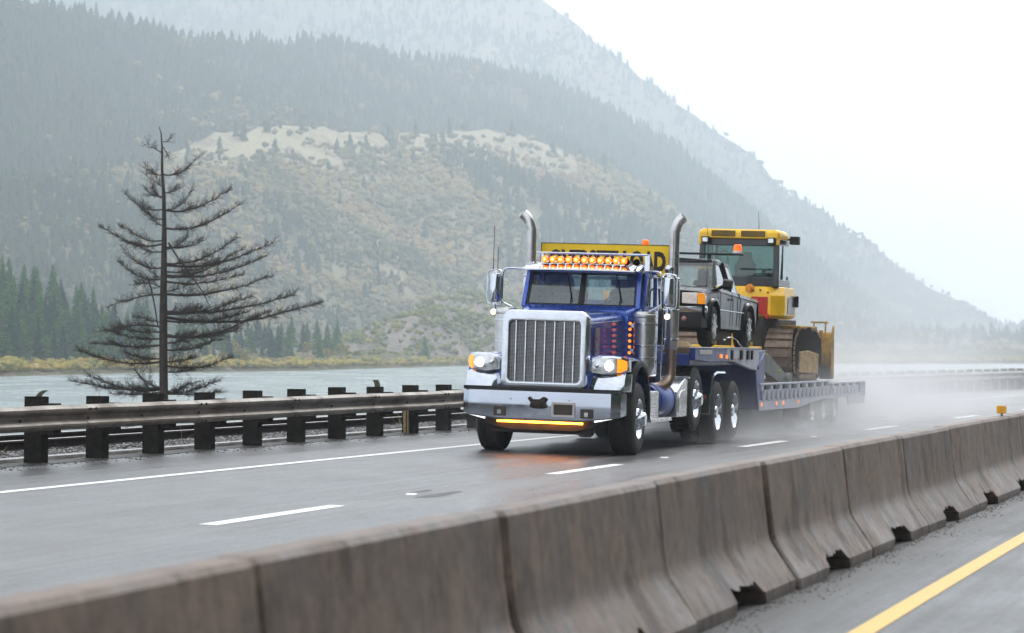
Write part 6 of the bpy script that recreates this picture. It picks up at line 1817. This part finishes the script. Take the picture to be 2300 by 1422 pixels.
# lime tie-down strap and chains
def chain(name, pts, m, r, label, cat):
    o = MB().tube(pts, r, 6, smooth=3).build(name, m); place(o, 0, 0, 0); return tag(o, label, cat)
chain('tie_down_strap', [(1.12, 10.4, 1.5), (1.0, 11.2, 1.46), (.95, 11.7, 1.32), (1.1, 12.0, 1.16)], M_LIME, .022, 'lime yellow strap hanging between the bulldozer and the blue gooseneck knee', 'strap')
ch = []
for k in range(16):
    t = k / 15; ch.append((.95 + .25 * t, 7.35 + .35 * t + .03 * math.sin(t * 20), 1.72 - .10 * t + .10 * math.sin(pi * t)))
chain('tie_down_chain', ch, M_STEEL, .012, 'slack steel chain from the pickup front wheel down to the trailer edge rail', 'chain')
chain('tie_down_chain', [(1.1, 13.1, 1.25), (1.18, 13.25, 1.1), (1.22, 13.5, .98)], M_IRON, .02, 'dark rusty chain at the back of the bulldozer track on the lower deck', 'chain')
# timber chock under the pickup bumper
ck = MB().prism([(-.16, 0), (.16, 0), (.08, .09), (-.08, .09)], 'y', -.12, .12).build('wood_chock', mat('pale_timber', (.45, .33, .2), rough=.7, var=.2, vscale=9), bevel=.004)
place(ck, .58, 5.75, 1.592); tag(ck, 'pale wooden chock lying on the trailer deck in front of the pickup bumper', 'chock')
# ------------------------------------------------------------------ tyre spray behind and beside the rig
M_SPR = bpy.data.materials.new('tyre_spray'); M_SPR.use_nodes = True
nt = M_SPR.node_tree; nt.nodes.clear()
c = nt.nodes.new('ShaderNodeTexCoord'); v = c.outputs['Object']
sep = nt.nodes.new('ShaderNodeSeparateXYZ'); nt.links.new(v, sep.inputs[0])
X, Y, Z = sep.outputs
n1 = maprange(nt, noise(nt, scaled(nt, v, (.35, .16, .55)), 1.0, 4, .6), .36, .62, 0.08, 1.7)
# plume height grows to the rear, its density peaks behind the trailer
hgt = maprange(nt, Y, 10, 40, .42, 1.9)
fall = math_(nt, 'POWER', 2.718, math_(nt, 'MULTIPLY', math_(nt, 'DIVIDE', Z, hgt), -1.0))
along = maprange(nt, Y, 2.5, 15, 0.0, 1.0)
along = math_(nt, 'POWER', along, 1.1)
decay = math_(nt, 'POWER', maprange(nt, Y, 18, 66, 1.0, 0.0), 1.4)
side = maprange(nt, math_(nt, 'ABSOLUTE', math_(nt, 'ADD', X, -0.3)), 1.5, 4.3, 1.0, 0.0)
side = math_(nt, 'POWER', side, 1.5)
topf = maprange(nt, Z, 4.6, 6.2, 1, 0)
d = math_(nt, 'MULTIPLY', n1, fall)
for q in (along, decay, side, topf): d = math_(nt, 'MULTIPLY', d, q)
d = math_(nt, 'MULTIPLY', d, 0.15)
# denser low mist torn from the tyres
n2 = maprange(nt, noise(nt, scaled(nt, v, (1.1, .5, 1.6)), 1.0, 5, .65), .42, .62, 0.0, 1.6)
low = math_(nt, 'POWER', 2.718, math_(nt, 'MULTIPLY', math_(nt, 'DIVIDE', Z, maprange(nt, Y, 4, 20, .16, .34)), -1.0))
for q in (n2, maprange(nt, Y, 4, 13, 0.0, 1.0), maprange(nt, Y, 24, 40, 1.0, 0.0), maprange(nt, math_(nt, 'ABSOLUTE', X), 1.2, 2.6, 1.0, 0.0)): low = math_(nt, 'MULTIPLY', low, q)
d = math_(nt, 'ADD', d, math_(nt, 'MULTIPLY', low, 1.1))
pv = nt.nodes.new('ShaderNodeVolumePrincipled'); pv.inputs['Color'].default_value = (0.97, 0.975, 1, 1); pv.inputs['Anisotropy'].default_value = 0.2
nt.links.new(d, pv.inputs['Density'])
mo = nt.nodes.new('ShaderNodeOutputMaterial'); nt.links.new(pv.outputs[0], mo.inputs['Volume'])
so = MB().box(-5.6, 5.6, 2.4, 88, .03, 6.3).build('spray', M_SPR, ang=0)
place(so, 0, 0, 0)
tag(so, 'white water spray thrown up by the tyres, trailing behind the loaded trailer', 'spray', kind='stuff')
